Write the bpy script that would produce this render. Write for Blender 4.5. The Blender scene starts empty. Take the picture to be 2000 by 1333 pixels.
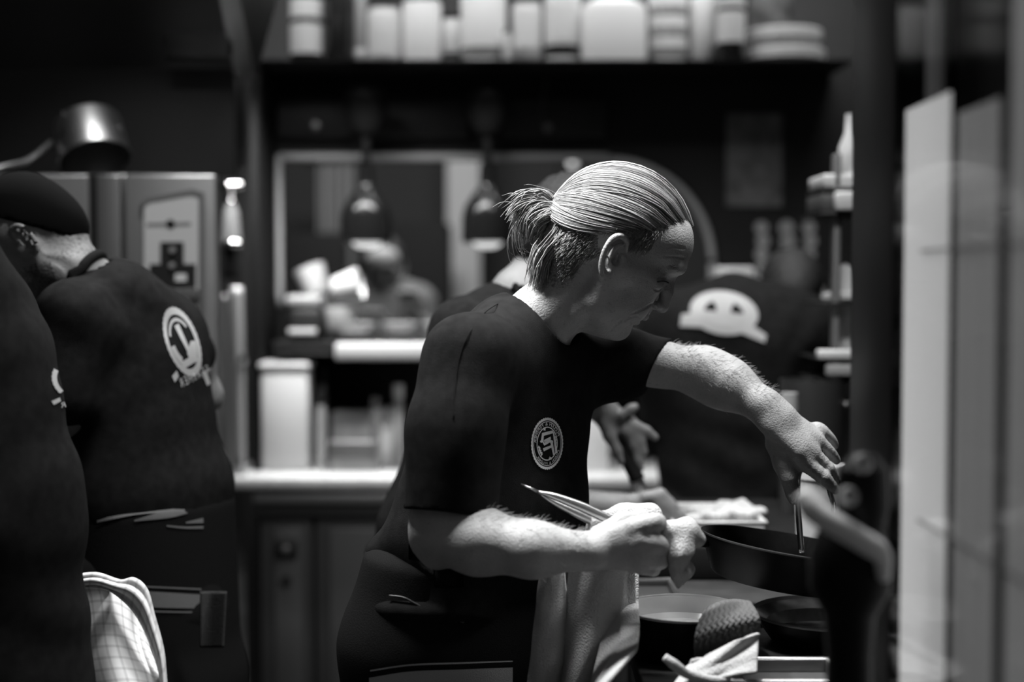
import bpy, bmesh, math, random
import numpy as np
from mathutils import Vector, Matrix, Quaternion
random.seed(4); rng = np.random.default_rng(4)
S = bpy.context.scene; COL = S.collection

# ---------------------------------------------------------------- camera, world, lights, exposure
FPX = 2778.0; CAMZ = 1.45; PITCH = math.radians(2.4)
cam = bpy.data.objects.new('camera', bpy.data.cameras.new('camera')); COL.objects.link(cam)
cam.location = (0, 0, CAMZ); cam.rotation_euler = (math.radians(90) - PITCH, 0, 0)
cam.data.sensor_width = 36; cam.data.lens = 36 * FPX / 2000; cam.data.clip_start = .02
cam.data.dof.use_dof = True; cam.data.dof.focus_distance = 2.06; cam.data.dof.aperture_fstop = 1.5
S.camera = cam
S.view_settings.view_transform = 'Standard'; S.view_settings.look = 'None'
S.view_settings.gamma = 1; S.view_settings.exposure = 0; S.view_settings.use_curve_mapping = False
W = bpy.data.worlds.new('world'); S.world = W; W.use_nodes = True
W.node_tree.nodes['Background'].inputs[0].default_value = (1, 1, 1, 1)
W.node_tree.nodes['Background'].inputs[1].default_value = .068
S.cycles.max_bounces = 6; S.cycles.use_denoising = True; S.cycles.sample_clamp_indirect = 2.0
S.cycles.caustics_reflective = False; S.cycles.caustics_refractive = False

def area(name, loc, target, sx, sy, power, spread=180):
    l = bpy.data.lights.new(name, 'AREA'); l.shape = 'RECTANGLE'; l.size = sx; l.size_y = sy; l.energy = power
    l.spread = math.radians(spread)
    o = bpy.data.objects.new(name, l); COL.objects.link(o); o.location = loc
    d = Vector(target) - Vector(loc); o.rotation_euler = d.to_track_quat('-Z', 'Y').to_euler(); return o
area('hood_light_over_bench', (.20, 2.05, 2.75), (.20, 2.05, 1.0), 1.4, .14, 25, 110)
area('neck_fill_light', (-.55, 2.03, 2.65), (.02, 2.06, 1.42), .22, .16, 3.6, 50)  # unseen lamp added from the left to brighten the neck
area('hood_light_left', (-.72, 2.80, 2.55), (-.75, 2.55, 1.0), .4, .12, 10, 110)
area('shelf_light', (.08, 4.02, 2.80), (.08, 4.42, 2.15), 2.3, .10, 13, 120)
area('pass_light', (-.50, 3.86, 2.05), (-.50, 4.12, 1.0), 1.0, .08, 14, 120)
area('ceiling_light_back', (.50, 3.05, 2.75), (.50, 3.4, 1.3), .3, .3, 8, 90)
area('pipe_fill_light', (-.66, 3.15, 2.45), (-.72, 3.6, 1.2), .2, .2, 4, 110)  # unseen lamp added to brighten the dark pipework beside the oven
area('dining_light', (-.35, 5.2, 2.7), (-.4, 6.4, 1.0), .8, .4, 56)

# ---------------------------------------------------------------- helpers
cp, sp = math.cos(PITCH), math.sin(PITCH)
def P(px, py, d):
    u = (px - 1000) / FPX; v = (666.5 - py) / FPX
    k = d / (cp + v * sp)
    return np.array((u * k, d, CAMZ + (-sp + v * cp) * k))
def PV(px, py, d): return Vector(P(px, py, d))
def M_(px, d): return px * d / FPX

def mat(name, c, rough=.5, metal=0, var=0, scale=20, bump=0, bscale=60, spec=.5, emit=0, trans=0, coat=0, wave=None, ior=1.45):
    m = bpy.data.materials.new(name); m.use_nodes = True; nt = m.node_tree; b = nt.nodes['Principled BSDF']
    I = b.inputs
    I['Base Color'].default_value = (c, c, c, 1); I['Roughness'].default_value = rough; I['Metallic'].default_value = metal
    I['Specular IOR Level'].default_value = spec; I['Coat Weight'].default_value = coat; I['IOR'].default_value = ior
    if emit: I['Emission Color'].default_value = (1, 1, 1, 1); I['Emission Strength'].default_value = emit
    if trans: I['Transmission Weight'].default_value = trans
    tc = nt.nodes.new('ShaderNodeTexCoord')
    if var:
        n = nt.nodes.new('ShaderNodeTexNoise'); n.inputs['Scale'].default_value = scale; n.inputs['Detail'].default_value = 4
        nt.links.new(tc.outputs['Object'], n.inputs['Vector'])
        r = nt.nodes.new('ShaderNodeMapRange'); r.inputs[1].default_value = .3; r.inputs[2].default_value = .7
        r.inputs[3].default_value = max(0, c * (1 - var)); r.inputs[4].default_value = min(1, c * (1 + var))
        nt.links.new(n.outputs['Fac'], r.inputs[0]); nt.links.new(r.outputs[0], I['Base Color'])
    if bump:
        n = nt.nodes.new('ShaderNodeTexNoise'); n.inputs['Scale'].default_value = bscale; n.inputs['Detail'].default_value = 3
        nt.links.new(tc.outputs['Object'], n.inputs['Vector'])
        bp = nt.nodes.new('ShaderNodeBump'); bp.inputs['Strength'].default_value = bump; bp.inputs['Distance'].default_value = .004
        nt.links.new(n.outputs['Fac'], bp.inputs['Height']); nt.links.new(bp.outputs[0], I['Normal'])
    return m

def link(name, me, m=None, parent=None, smooth=True):
    o = bpy.data.objects.new(name, me); COL.objects.link(o)
    if m: me.materials.append(m)
    if smooth and len(me.polygons): me.shade_smooth()
    if parent is not None: o.parent = parent; o.matrix_parent_inverse = Matrix.LocRotScale(parent.location, parent.rotation_euler, None).inverted()
    return o
def tag(o, label=None, cat=None, group=None, kind=None):
    if label: o['label'] = label
    if cat: o['category'] = cat
    if group: o['group'] = group
    if kind: o['kind'] = kind
    return o
def empty(name, loc, label=None, cat=None, group=None):
    o = bpy.data.objects.new(name, None); COL.objects.link(o); o.location = Vector([float(x) for x in loc]); o.empty_display_size = .05
    return tag(o, label, cat, group)
def pyd(name, v, f, m=None, parent=None, smooth=True):
    me = bpy.data.meshes.new(name); me.from_pydata([tuple(map(float, x)) for x in v], [], [tuple(map(int, x)) for x in f]); me.update()
    return link(name, me, m, parent, smooth)
def bmo(name, bm, m=None, parent=None, smooth=False, ang=None):
    me = bpy.data.meshes.new(name); bmesh.ops.recalc_face_normals(bm, faces=bm.faces); bm.to_mesh(me); bm.free()
    o = link(name, me, m, parent, False)
    if smooth: me.shade_smooth()
    if smooth and ang is not False:
        a = math.radians(ang or 40)
        e = me.edges
        bm2 = bmesh.new(); bm2.from_mesh(me)
        for ed in bm2.edges:
            if len(ed.link_faces) == 2 and ed.calc_face_angle() > a: ed.smooth = False
        bm2.to_mesh(me); bm2.free()
    return o
def box(bm, lo, hi, bev=0, mtx=None):
    lo = Vector([float(x) for x in lo]); hi = Vector([float(x) for x in hi]); c = (lo + hi) / 2; s = hi - lo
    r = bmesh.ops.create_cube(bm, size=1, matrix=Matrix.Translation(c) @ Matrix.Diagonal((abs(s.x), abs(s.y), abs(s.z), 1)))
    vs = r['verts']
    if bev:
        es = list({e for v in vs for e in v.link_edges})
        rr = bmesh.ops.bevel(bm, geom=es, offset=bev, segments=2, affect='EDGES', profile=.5)
        vs = list({v for f in rr['faces'] for v in f.verts} | {v for v in vs if v.is_valid})
    if mtx is not None: bmesh.ops.transform(bm, matrix=mtx, verts=vs)
    return vs
def boxo(name, lo, hi, m, parent=None, bev=.003):
    bm = bmesh.new(); box(bm, lo, hi, bev); return bmo(name, bm, m, parent, True, 50)
def lathe(name, prof, c, m, parent=None, n=40, axis=None, ang=35, sq=None):
    """prof: list of (r, z); revolved about +Z (or axis) at c; sq squares the section"""
    vs, fs = [], []
    q = Vector((0, 0, 1)).rotation_difference(Vector(axis)) if axis is not None else None
    for r, z in prof:
        for i in range(n):
            a = 2 * math.pi * i / n; ca, sa = math.cos(a), math.sin(a)
            k = 1 if not sq else 1 / ((abs(ca) ** sq + abs(sa) ** sq) ** (1 / sq))
            p = Vector((max(r, 1e-5) * k * ca, max(r, 1e-5) * k * sa, z))
            if q: p = q @ p
            vs.append(Vector([float(x) for x in c]) + p)
    for j in range(len(prof) - 1):
        for i in range(n):
            a, b = j * n + i, j * n + (i + 1) % n; fs.append((a, b, b + n, a + n))
    me = bpy.data.meshes.new(name); me.from_pydata([tuple(v) for v in vs], [], fs); me.update()
    bm = bmesh.new(); bm.from_mesh(me); bpy.data.meshes.remove(me)
    bmesh.ops.remove_doubles(bm, verts=bm.verts, dist=1e-4)
    return bmo(name, bm, m, parent, True, ang)
def tubes(paths, sides=6, cap=True):
    """paths: list of (pts Nx3, radii N or float) -> verts, faces"""
    V, F = [], []; off = 0
    for pts, rad in paths:
        pts = np.asarray(pts, float); n = len(pts)
        r = np.full(n, rad) if np.isscalar(rad) else np.asarray(rad, float)
        t = np.gradient(pts, axis=0); t /= np.linalg.norm(t, axis=1)[:, None] + 1e-12
        up = np.array((.13, .2, 1.)) if abs(t[0, 2]) < .9 else np.array((1., .1, .2))
        a = np.cross(t[0], up); a /= np.linalg.norm(a)
        A = [a]
        for i in range(1, n):
            a = A[-1] - t[i] * np.dot(A[-1], t[i]); a /= np.linalg.norm(a) + 1e-12; A.append(a)
        A = np.array(A); B = np.cross(t, A)
        th = np.arange(sides) * 2 * np.pi / sides
        ring = pts[:, None] + r[:, None, None] * (np.cos(th)[None, :, None] * A[:, None] + np.sin(th)[None, :, None] * B[:, None])
        V.append(ring.reshape(-1, 3))
        for i in range(n - 1):
            for j in range(sides):
                k = (j + 1) % sides; F.append((off + i * sides + j, off + i * sides + k, off + (i + 1) * sides + k, off + (i + 1) * sides + j))
        if cap:
            F.append(tuple(off + j for j in range(sides))[::-1]); F.append(tuple(off + (n - 1) * sides + j for j in range(sides)))
        off += n * sides
    return np.concatenate(V), F
def tube(name, pts, r, m, parent=None, sides=10): v, f = tubes([(pts, r)], sides); return pyd(name, v, f, m, parent)
def spline(ctrl, n):
    c = np.asarray(ctrl, float); c = np.vstack([2 * c[0] - c[1], c, 2 * c[-1] - c[-2]]); out = []; K = len(c) - 3
    for t in np.linspace(0, K - 1e-9, n):
        i = int(t); u = t - i; p0, p1, p2, p3 = c[i:i + 4]
        out.append(.5 * (2 * p1 + (p2 - p0) * u + (2 * p0 - 5 * p1 + 4 * p2 - p3) * u * u + (3 * p1 - p0 - 3 * p2 + p3) * u ** 3))
    return np.array(out)
def sheet(name, fn, nu, nv, thick, m, parent=None):
    """a cloth: fn(u,v)->point, given thickness"""
    g = np.array([[fn(u, v) for u in np.linspace(0, 1, nu)] for v in np.linspace(0, 1, nv)], float)
    n = np.cross(np.gradient(g, axis=1), np.gradient(g, axis=0)); n /= np.linalg.norm(n, axis=2)[:, :, None] + 1e-12
    V = np.concatenate([(g + n * thick / 2).reshape(-1, 3), (g - n * thick / 2).reshape(-1, 3)]); N = nu * nv; F = []
    for j in range(nv - 1):
        for i in range(nu - 1):
            a = j * nu + i; F.append((a, a + 1, a + nu + 1, a + nu)); F.append((N + a + nu, N + a + nu + 1, N + a + 1, N + a))
    for i in range(nu - 1):
        F.append((i + 1, i, N + i, N + i + 1)); a = (nv - 1) * nu + i; F.append((a, a + 1, N + a + 1, N + a))
    for j in range(nv - 1):
        a = j * nu; F.append((a, a + nu, N + a + nu, N + a)); a = j * nu + nu - 1; F.append((a + nu, a, N + a, N + a + nu))
    if name is None: return V, F
    return pyd(name, V, F, m, parent)
def copy_tree(o, parent=None):
    c = o.copy(); COL.objects.link(c)
    if parent is not None: c.parent = parent
    for ch in list(o.children): copy_tree(ch, c)
    return c

# ---------------------------------------------------------------- implicit surfaces (bodies and clothes)
nrm = lambda a: a / (np.linalg.norm(a) + 1e-12)
class Sdf:
    def __init__(s): s.p = []
    def cap(s, a, b, ra, rb=None, k=.01, op='add'):
        a = np.asarray(a, float); b = np.asarray(b, float); rb = ra if rb is None else rb
        s.p.append((op, k, 'c', (a, b, ra, rb), (a + b) / 2, np.linalg.norm(b - a) / 2 + max(ra, rb))); return s
    def chain(s, pts, k=.01, op='add'):
        for (a, ra), (b, rb) in zip(pts[:-1], pts[1:]): s.cap(a, b, ra, rb, k, op)
        return s
    def ell(s, a, r, basis=None, k=.01, op='add', b=None, r2=None):
        a = np.asarray(a, float); b = a if b is None else np.asarray(b, float); r = np.asarray(r, float); r2 = r if r2 is None else np.asarray(r2, float)
        B = np.eye(3) if basis is None else np.array([nrm(np.asarray(x, float)) for x in basis])
        s.p.append((op, k, 'e', (a, b, r, r2, B), (a + b) / 2, np.linalg.norm(b - a) / 2 + max(r.max(), r2.max()))); return s
    def fn(s, f): s.p.append(('fn', 0, 'f', f, np.zeros(3), 1e9)); return s
    @staticmethod
    def prim(t, q, X):
        if t == 'c':
            a, b, ra, rb = q; ab = b - a; L = ab @ ab
            w = X - a; h = np.clip(w @ ab / L, 0, 1) if L > 1e-12 else np.zeros(len(X))
            return np.linalg.norm(w - h[:, None] * ab, axis=1) - (ra + (rb - ra) * h)
        a, b, r, r2, B = q; ab = b - a; L = ab @ ab; w = X - a
        if L > 1e-12:
            h = np.clip(w @ ab / L, 0, 1)[:, None]; w = w - h * ab; R = r + (r2 - r) * h
        else: R = r[None, :]
        l = w @ B.T; k0 = np.linalg.norm(l / R, axis=1); k1 = np.linalg.norm(l / (R * R), axis=1)
        return np.where(k1 > 1e-6, k0 * (k0 - 1) / np.maximum(k1, 1e-6), -R.min())
    def _ev(s, X, prims):
        d = np.full(len(X), .6)
        for op, k, t, q, c, R in prims:
            if op == 'fn': d = q(X, d); continue
            e = s.prim(t, q, X)
            if op == 'add':
                h = np.clip(.5 + .5 * (d - e) / k, 0, 1); d = d + (e - d) * h - k * h * (1 - h)
            else:
                e = -e; h = np.clip(.5 - .5 * (d - e) / k, 0, 1); d = d + (e - d) * h + k * h * (1 - h)
        return d
    def full(s, X): return s._ev(X, s.p)
    def ev(s, X, cell=.07):
        key = np.floor(X / cell).astype(np.int64); kk = (key[:, 0] * 4099 + key[:, 1]) * 4099 + key[:, 2]
        o = np.argsort(kk, kind='stable'); ks = kk[o]; cut = np.flatnonzero(np.diff(ks)) + 1
        st = np.r_[0, cut]; en = np.r_[cut, len(o)]; out = np.empty(len(X))
        C = np.array([p[4] for p in s.p]); R = np.array([p[5] for p in s.p]); K = np.array([p[1] for p in s.p]); rad = cell * .867
        for a, b in zip(st, en):
            ix = o[a:b]; c = (key[ix[0]] + .5) * cell
            rel = np.linalg.norm(C - c, axis=1) - R - rad < .025 + K
            out[ix] = s._ev(X[ix], [p for p, r in zip(s.p, rel) if r])
        return out
    def grad(s, X, e=.0008):
        k = np.array(((1, -1, -1), (-1, -1, 1), (-1, 1, -1), (1, 1, 1)), float); g = 0
        for r in k: g = g + r * s.ev(X + r * e)[:, None]
        return g / (4 * e)
    def proj(s, X, n=2):
        for _ in range(n):
            d = s.ev(X); g = s.grad(X); st = np.clip(d / np.maximum((g * g).sum(1), .3), -.006, .006); X = X - g * st[:, None]
        return X
    def mesh(s, h, lo=None, hi=None, nb=8):
        ad = [p for p in s.p if p[0] == 'add']
        lo = np.min([p[4] - p[5] for p in ad], axis=0) - .02 if lo is None else np.asarray(lo); hi = np.max([p[4] + p[5] for p in ad], axis=0) + .02 if hi is None else np.asarray(hi)
        H = h * nb; n = np.ceil((hi - lo) / H).astype(int)
        g = np.stack(np.meshgrid(*[np.arange(i) for i in n], indexing='ij'), -1).reshape(-1, 3)
        cc = lo + (g + .5) * H
        best = np.full(len(cc), 9.)
        for p in ad: best = np.minimum(best, np.linalg.norm(cc - p[4], axis=1) - p[5])
        g = g[best < H * 1.0]; cc = lo + (g + .5) * H
        d = s.ev(cc); g = g[np.abs(d) < H * 1.25]
        NX, NY, NZ = (n + 2) * nb
        base = np.arange(nb + 1); loc = np.stack(np.meshgrid(base, base, base, indexing='ij'), -1).reshape(-1, 3)
        VV, VI, E = [], [], []
        for c0 in range(0, len(g), 400):
            gb = g[c0:c0 + 400]; idx = gb[:, None, :] * nb + loc[None]
            D = s.ev((lo + idx * h).reshape(-1, 3)).reshape(len(gb), nb + 1, nb + 1, nb + 1)
            I = idx.reshape(len(gb), nb + 1, nb + 1, nb + 1, 3); neg = D < 0
            cnt = np.zeros((len(gb), nb, nb, nb), int); acc = np.zeros((len(gb), nb, nb, nb, 3))
            for ax in range(3):
                sl = [slice(0, nb + 1)] * 3; s0 = sl[:]; s1 = sl[:]; s0[ax] = slice(0, nb); s1[ax] = slice(1, nb + 1)
                A = D[(slice(None), *s0)]; Bv = D[(slice(None), *s1)]; cr = (A < 0) != (Bv < 0)
                t = np.where(cr, A / np.where(cr, A - Bv, 1), 0)
                o1, o2 = [i for i in range(3) if i != ax]
                for u in (0, 1):
                    for v in (0, 1):
                        q = [slice(None)] * 4; q[1 + o1] = slice(u, u + nb); q[1 + o2] = slice(v, v + nb); q = tuple(q)
                        w = cr[q]; cnt += w; pos = np.zeros(w.shape + (3,)); pos[..., ax] = t[q]; pos[..., o1] = u; pos[..., o2] = v; acc += pos * w[..., None]
                # faces owned by this block: sample edges with all indices < nb
                q = (slice(None), slice(0, nb), slice(0, nb), slice(0, nb)); w = cr[q]; b4 = np.argwhere(w)
                if len(b4):
                    gi = I[q][w]; E.append(np.c_[gi, np.full(len(gi), ax), A[q][w] < 0])
            m = cnt > 0; ci = I[:, :nb, :nb, :nb][m]; VV.append(lo + (ci + acc[m] / cnt[m][:, None]) * h); VI.append(ci)
        V = np.concatenate(VV); VI = np.concatenate(VI); E = np.concatenate(E).astype(int)
        gid = lambda c: (c[:, 0].astype(np.int64) * NY + c[:, 1]) * NZ + c[:, 2]
        ids = gid(VI); o = np.argsort(ids); ids = ids[o]; V = V[o]
        F = []
        for ax in range(3):
            e = E[E[:, 3] == ax]; o1, o2 = (ax + 1) % 3, (ax + 2) % 3; q = []
            for u, v in ((0, 0), (1, 0), (1, 1), (0, 1)):
                c = e[:, :3].copy(); c[:, o1] -= u; c[:, o2] -= v; q.append(gid(c))
            q = np.stack(q, 1); p = np.minimum(np.searchsorted(ids, q), len(ids) - 1); ok = (ids[p] == q).all(1)
            p = p[ok]; fl = e[ok, 4] == 0; p[fl] = p[fl][:, ::-1]; F.append(p)
        return s.proj(V, 1), np.concatenate(F)
    def cast(s, px, py, d0=1.2, d1=4, off=.0015):
        """points where the sight lines of pixels meet the surface (used to lay prints and stripes onto cloth)"""
        px = np.asarray(px, float); py = np.asarray(py, float)
        A = np.array([P(a, b, 1.) for a, b in zip(px, py)]); o = np.array((0, 0, CAMZ)); D = A - o; L = np.linalg.norm(D, axis=1); D /= L[:, None]
        t = np.full(len(px), d0); X = o + D * t[:, None]
        for _ in range(70):
            d = s.full(X); t = np.minimum(t + np.where(np.abs(d) < 2e-4, 0, d * .75), d1 + .3); X = o + D * t[:, None]
        g = s.grad(X); g /= np.linalg.norm(g, axis=1)[:, None] + 1e-9
        return X + g * off, t < d1
def sdfo(name, sd, h, m, parent=None, refine=None, attr=None):
    V, F = sd.mesh(h)
    me = bpy.data.meshes.new(name)
    def fill(V, F):
        me.clear_geometry(); me.vertices.add(len(V)); me.vertices.foreach_set('co', V.astype(np.float32).ravel())
        me.loops.add(F.size); me.loops.foreach_set('vertex_index', F.astype(np.int32).ravel())
        me.polygons.add(len(F)); me.polygons.foreach_set('loop_start', np.arange(0, F.size, 4, dtype=np.int32)); me.update(calc_edges=True); me.validate()
    fill(V, F)
    for refine in (refine or []):
        bm = bmesh.new(); bm.from_mesh(me); bm.verts.ensure_lookup_table()
        mk = refine(V); es = [e for e in bm.edges if mk[e.verts[0].index] and mk[e.verts[1].index]]
        bmesh.ops.subdivide_edges(bm, edges=es, cuts=1, use_grid_fill=True)
        bmesh.ops.triangulate(bm, faces=[f for f in bm.faces if len(f.verts) > 4]); bm.to_mesh(me); bm.free()
        V = np.empty(len(me.vertices) * 3, np.float32); me.vertices.foreach_get('co', V); V = V.reshape(-1, 3).astype(float)
        k = refine(V); V[k] = sd.proj(V[k], 3); me.vertices.foreach_set('co', V.astype(np.float32).ravel()); me.update()
    if attr is not None:
        a = me.attributes.new('mask', 'FLOAT', 'POINT'); V = np.empty(len(me.vertices) * 3, np.float32); me.vertices.foreach_get('co', V)
        a.data.foreach_set('value', attr(V.reshape(-1, 3).astype(float)).astype(np.float32))
    return link(name, me, m, parent)

# ---------------------------------------------------------------- materials
BLACK = mat('black_paint', .014, .5, spec=.25); MATTE = mat('matte_black', .012, .8, spec=.1)
STEEL = mat('brushed_steel', .55, .32, 1, .12, 40); STEELD = mat('dull_steel', .25, .42, .9, .2, 12); CHROME = mat('chrome', .75, .12, 1)
BENCH = mat('bench_steel', .60, .42, .15, .10, 25)
WHITE = mat('white_plastic', .60, .45); WHITEG = mat('white_glaze', .60, .2); PAPER = mat('paper', .55, .8, bump=.1)
GLASSD = mat('dark_bottle_glass', .02, .08, coat=.6); GLASSL = mat('pale_bottle_glass', .32, .12, coat=.4)
SHIRT = mat('black_cotton', .013, .95, var=.25, scale=60, bump=.35, bscale=900, spec=.06)
APRON = mat('black_apron_canvas', .011, .9, bump=.3, bscale=700, spec=.05)
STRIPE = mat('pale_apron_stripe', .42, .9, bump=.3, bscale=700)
PRINT = mat('white_shirt_print', .42, .8); PRINTC = mat('white_chest_print', .95, .8); RUBBER = mat('rubber', .02, .6)
LINEN = mat('white_terry', .52, .95, var=.08, scale=9, bump=1, bscale=420)
SOLE = mat('shoe_rubber', .03, .7)

def skin_mat(name, c, hairc, spots=.25):
    m = bpy.data.materials.new(name); m.use_nodes = True; nt = m.node_tree; N = nt.nodes; L = nt.links; b = N['Principled BSDF']
    tc = N.new('ShaderNodeTexCoord')
    def noise(sc, det=4):
        n = N.new('ShaderNodeTexNoise'); n.inputs['Scale'].default_value = sc; n.inputs['Detail'].default_value = det; L.new(tc.outputs['Object'], n.inputs['Vector']); return n
    def rng_(n, a, bb, c0, d): r = N.new('ShaderNodeMapRange'); [r.inputs[i + 1].__setattr__('default_value', v) for i, v in enumerate((a, bb, c0, d))]; L.new(n.outputs[0], r.inputs[0]); return r
    n1 = rng_(noise(38), .3, .7, c * (1 - spots * .5), c * 1.06); n2 = rng_(noise(230, 2), .60, .76, 1, 1 - spots)
    mu = N.new('ShaderNodeMath'); mu.operation = 'MULTIPLY'; L.new(n1.outputs[0], mu.inputs[0]); L.new(n2.outputs[0], mu.inputs[1])
    at = N.new('ShaderNodeAttribute'); at.attribute_name = 'mask'
    h = rng_(noise(300, 3), .35, .7, hairc * .45, hairc * 1.5)
    # mask edge broken up by noise
    ne = rng_(noise(200, 3), .3, .7, -.4, .4); ad = N.new('ShaderNodeMath'); ad.operation = 'ADD'; ad.use_clamp = True
    L.new(at.outputs['Fac'], ad.inputs[0]); L.new(ne.outputs[0], ad.inputs[1])
    st = rng_(ad, .3, .7, 0, 1)
    mx = N.new('ShaderNodeMix'); mx.data_type = 'FLOAT'; L.new(st.outputs[0], mx.inputs[0]); L.new(mu.outputs[0], mx.inputs[2]); L.new(h.outputs[0], mx.inputs[3])
    L.new(mx.outputs[0], b.inputs['Base Color']); b.inputs['Roughness'].default_value = .48; b.inputs['Specular IOR Level'].default_value = .42
    bp = N.new('ShaderNodeBump'); bp.inputs['Strength'].default_value = .5; bp.inputs['Distance'].default_value = .0022; L.new(noise(420, 3).outputs[0], bp.inputs['Height']); L.new(bp.outputs[0], b.inputs['Normal'])
    return m
SKIN = skin_mat('cook_skin', .41, .36); SKIN2 = skin_mat('helper_skin', .22, .10, .2); SKIN3 = skin_mat('guest_skin', .22, .03, .2)
def strand_mat(name, c, rough=.42):
    m = bpy.data.materials.new(name); m.use_nodes = True; nt = m.node_tree; b = nt.nodes['Principled BSDF']
    a = nt.nodes.new('ShaderNodeAttribute'); a.attribute_name = 'shade'
    r = nt.nodes.new('ShaderNodeMapRange'); r.inputs[3].default_value = c * .35; r.inputs[4].default_value = min(1, c * 1.5)
    nt.links.new(a.outputs['Fac'], r.inputs[0]); nt.links.new(r.outputs[0], b.inputs['Base Color']); b.inputs['Roughness'].default_value = rough
    b.inputs['Specular IOR Level'].default_value = .6
    return m
HAIR = strand_mat('fair_hair_strands', .28); FUZZ = mat('arm_hair', .35, .6); HAIRD = mat('dark_hair', .012, .6, var=.4, scale=200, bump=.8, bscale=260)
EYED = mat('lash_dark', .03, .6)

def strands(name, paths, m, parent, shade, sides=4):
    v, f = tubes(paths, sides, False); o = pyd(name, v, f, m, parent); o['kind'] = 'stuff'
    a = o.data.attributes.new('shade', 'FLOAT', 'POINT'); a.data.foreach_set('value', np.repeat(np.asarray(shade, np.float32), [len(p[0]) * sides for p in paths])); return o

# ---------------------------------------------------------------- heads
D0 = 2.1; SC = D0 / FPX
F2 = np.array((.829, .559)); U2 = np.array((.559, -.829)); HC = np.array((1215, 450.))
class HeadFrame:
    """maps the reference head (side view drawing, w = sideways) to the world"""
    def __init__(s, o, F, U, L, sc=SC): s.o = np.asarray(o, float); s.F = nrm(np.asarray(F, float)); s.U = nrm(np.asarray(U, float)); s.L = nrm(np.asarray(L, float)); s.s = sc
    def __call__(s, x, y, w=0):
        v = np.array((x, y)) - HC; return s.o + s.s * (s.F * (v @ F2) + s.U * (v @ U2) + s.L * w)
    def inv(s, X):
        q = (X - s.o) / s.s; f, u, l = q @ s.F, q @ s.U, q @ s.L
        return HC[0] + f * F2[0] + u * U2[0], HC[1] + f * F2[1] + u * U2[1], l
def build_head(sd, H, ear=True, bangs=0):
    s = H.s; B = (H.L, H.F, H.U); K = lambda v: v * s
    E = lambda x, y, w, rl, rf, ru, k=14, op='add', basis=B: sd.ell(H(x, y, w), np.array((rl, rf, ru)) * s, basis, K(k), op)
    C = lambda p, q, ra, rb, k=8, op='add': sd.cap(H(*p), H(*q), K(ra), K(rb), K(k), op)
    E(1213, 452, 0, 108, 131, 118, 10); E(1143, 478, 0, 84, 86, 92, 30)
    E(1293, 478, 0, 84, 57, 62, 30)
    E(1236, 552, 0, 76, 46, 78, 30)
    for w in (-1, 1):
        C((1327, 524, 10 * w), (1312, 522, 52 * w), 11, 13, 14)
        C((1262, 556, 62 * w), (1205, 524, 86 * w), 22, 20, 30)
        E(1222, 590, 46 * w, 38, 44, 46, 26)
        C((1203, 640, 16 * w), (1164, 588, 62 * w), 19, 18, 22); C((1164, 588, 62 * w), (1187, 530, 82 * w), 18, 22, 30)
        E(1314, 553, 39 * w, 22, 15, 12, 16, 'sub')
        E(1281, 546, 39 * w, 21, 15.5, 17, 4)
        C((1302, 540, 22 * w), (1288, 538, 54 * w), 3.4, 3.4, 3)                       # upper lid fold
        C((1286, 560, 22 * w), (1272, 558, 54 * w), 3, 3, 12)
        C((1282, 597, 13 * w), (1270, 596, 20 * w), 10, 6, 6); sd.cap(H(1288, 608, 7 * w), H(1277, 602, 11 * w), K(4.2), K(4.5), K(3), 'sub')
        C((1266, 600, 28 * w), (1222, 625, 46 * w), 3.5, 3, 8, 'sub')               # fold from nose to mouth corner
        C((1228, 622, 40 * w), (1190, 656, 44 * w), 2.8, 2.5, 6, 'sub')
    C((1312, 541, 0), (1303, 570, 0), 8.5, 11, 8); C((1303, 570, 0), (1294, 599, 0), 11, 12.5, 8)
    E(1234, 594, 0, 50, 28, 42, 16)
    C((1268, 602, 0), (1259, 617, 0), 7.5, 7.5, 6)
    for w in (-1, 1):
        C((1259, 618, 0), (1240, 610, 28 * w), 7.5, 4.5, 4); C((1243, 627, 0), (1229, 618, 26 * w), 7.5, 4.5, 4)
    
    for w in (-1, 1): C((1252, 625, 0), (1231, 614, 34 * w), 2.4, 2, 2.5, 'sub')
    C((1211, 643, -12), (1211, 643, 12), 19, 19, 14); E(1172, 606, 0, 58, 44, 50, 36)
    if ear:
        for w in (-1, 1):
            e = lambda x, y, z: H(x, y, z * w)
            sd.ell(e(1193, 500, 101), np.array((4, 19, 36)) * s, (H.L * w + .35 * H.F, H.F, H.U), K(7))
            hx = [(1213, 494, 102, 4), (1217, 480, 106, 5), (1211, 468, 112, 5.5), (1199, 465, 117, 5.5), (1187, 471, 121, 5.5), (1177, 485, 123, 5), (1170, 503, 121, 5), (1168, 520, 117, 5.5), (1172, 534, 112, 7), (1181, 535, 107, 6.5), (1190, 525, 104, 5)]
            hx = spline(hx, 30); sd.chain([(e(a, b, c), K(r)) for a, b, c, r in hx], K(2.2))
            ax = [(1206, 481, 109, 3.4), (1196, 486, 113, 4), (1187, 498, 113, 4), (1183, 512, 111, 4.2), (1188, 521, 107, 5.5)]
            ax = spline(ax, 12); sd.chain([(e(a, b, c), K(r)) for a, b, c, r in ax], K(3))
            sd.cap(e(1201, 502, 112), e(1195, 513, 110), K(9), K(7), K(4), 'sub'); sd.cap(e(1203, 475, 119), e(1186, 484, 123), K(3.6), K(3.6), K(3), 'sub')
            sd.cap(e(1208, 505, 104), e(1203, 515, 103), K(6), K(5), K(4))
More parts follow.
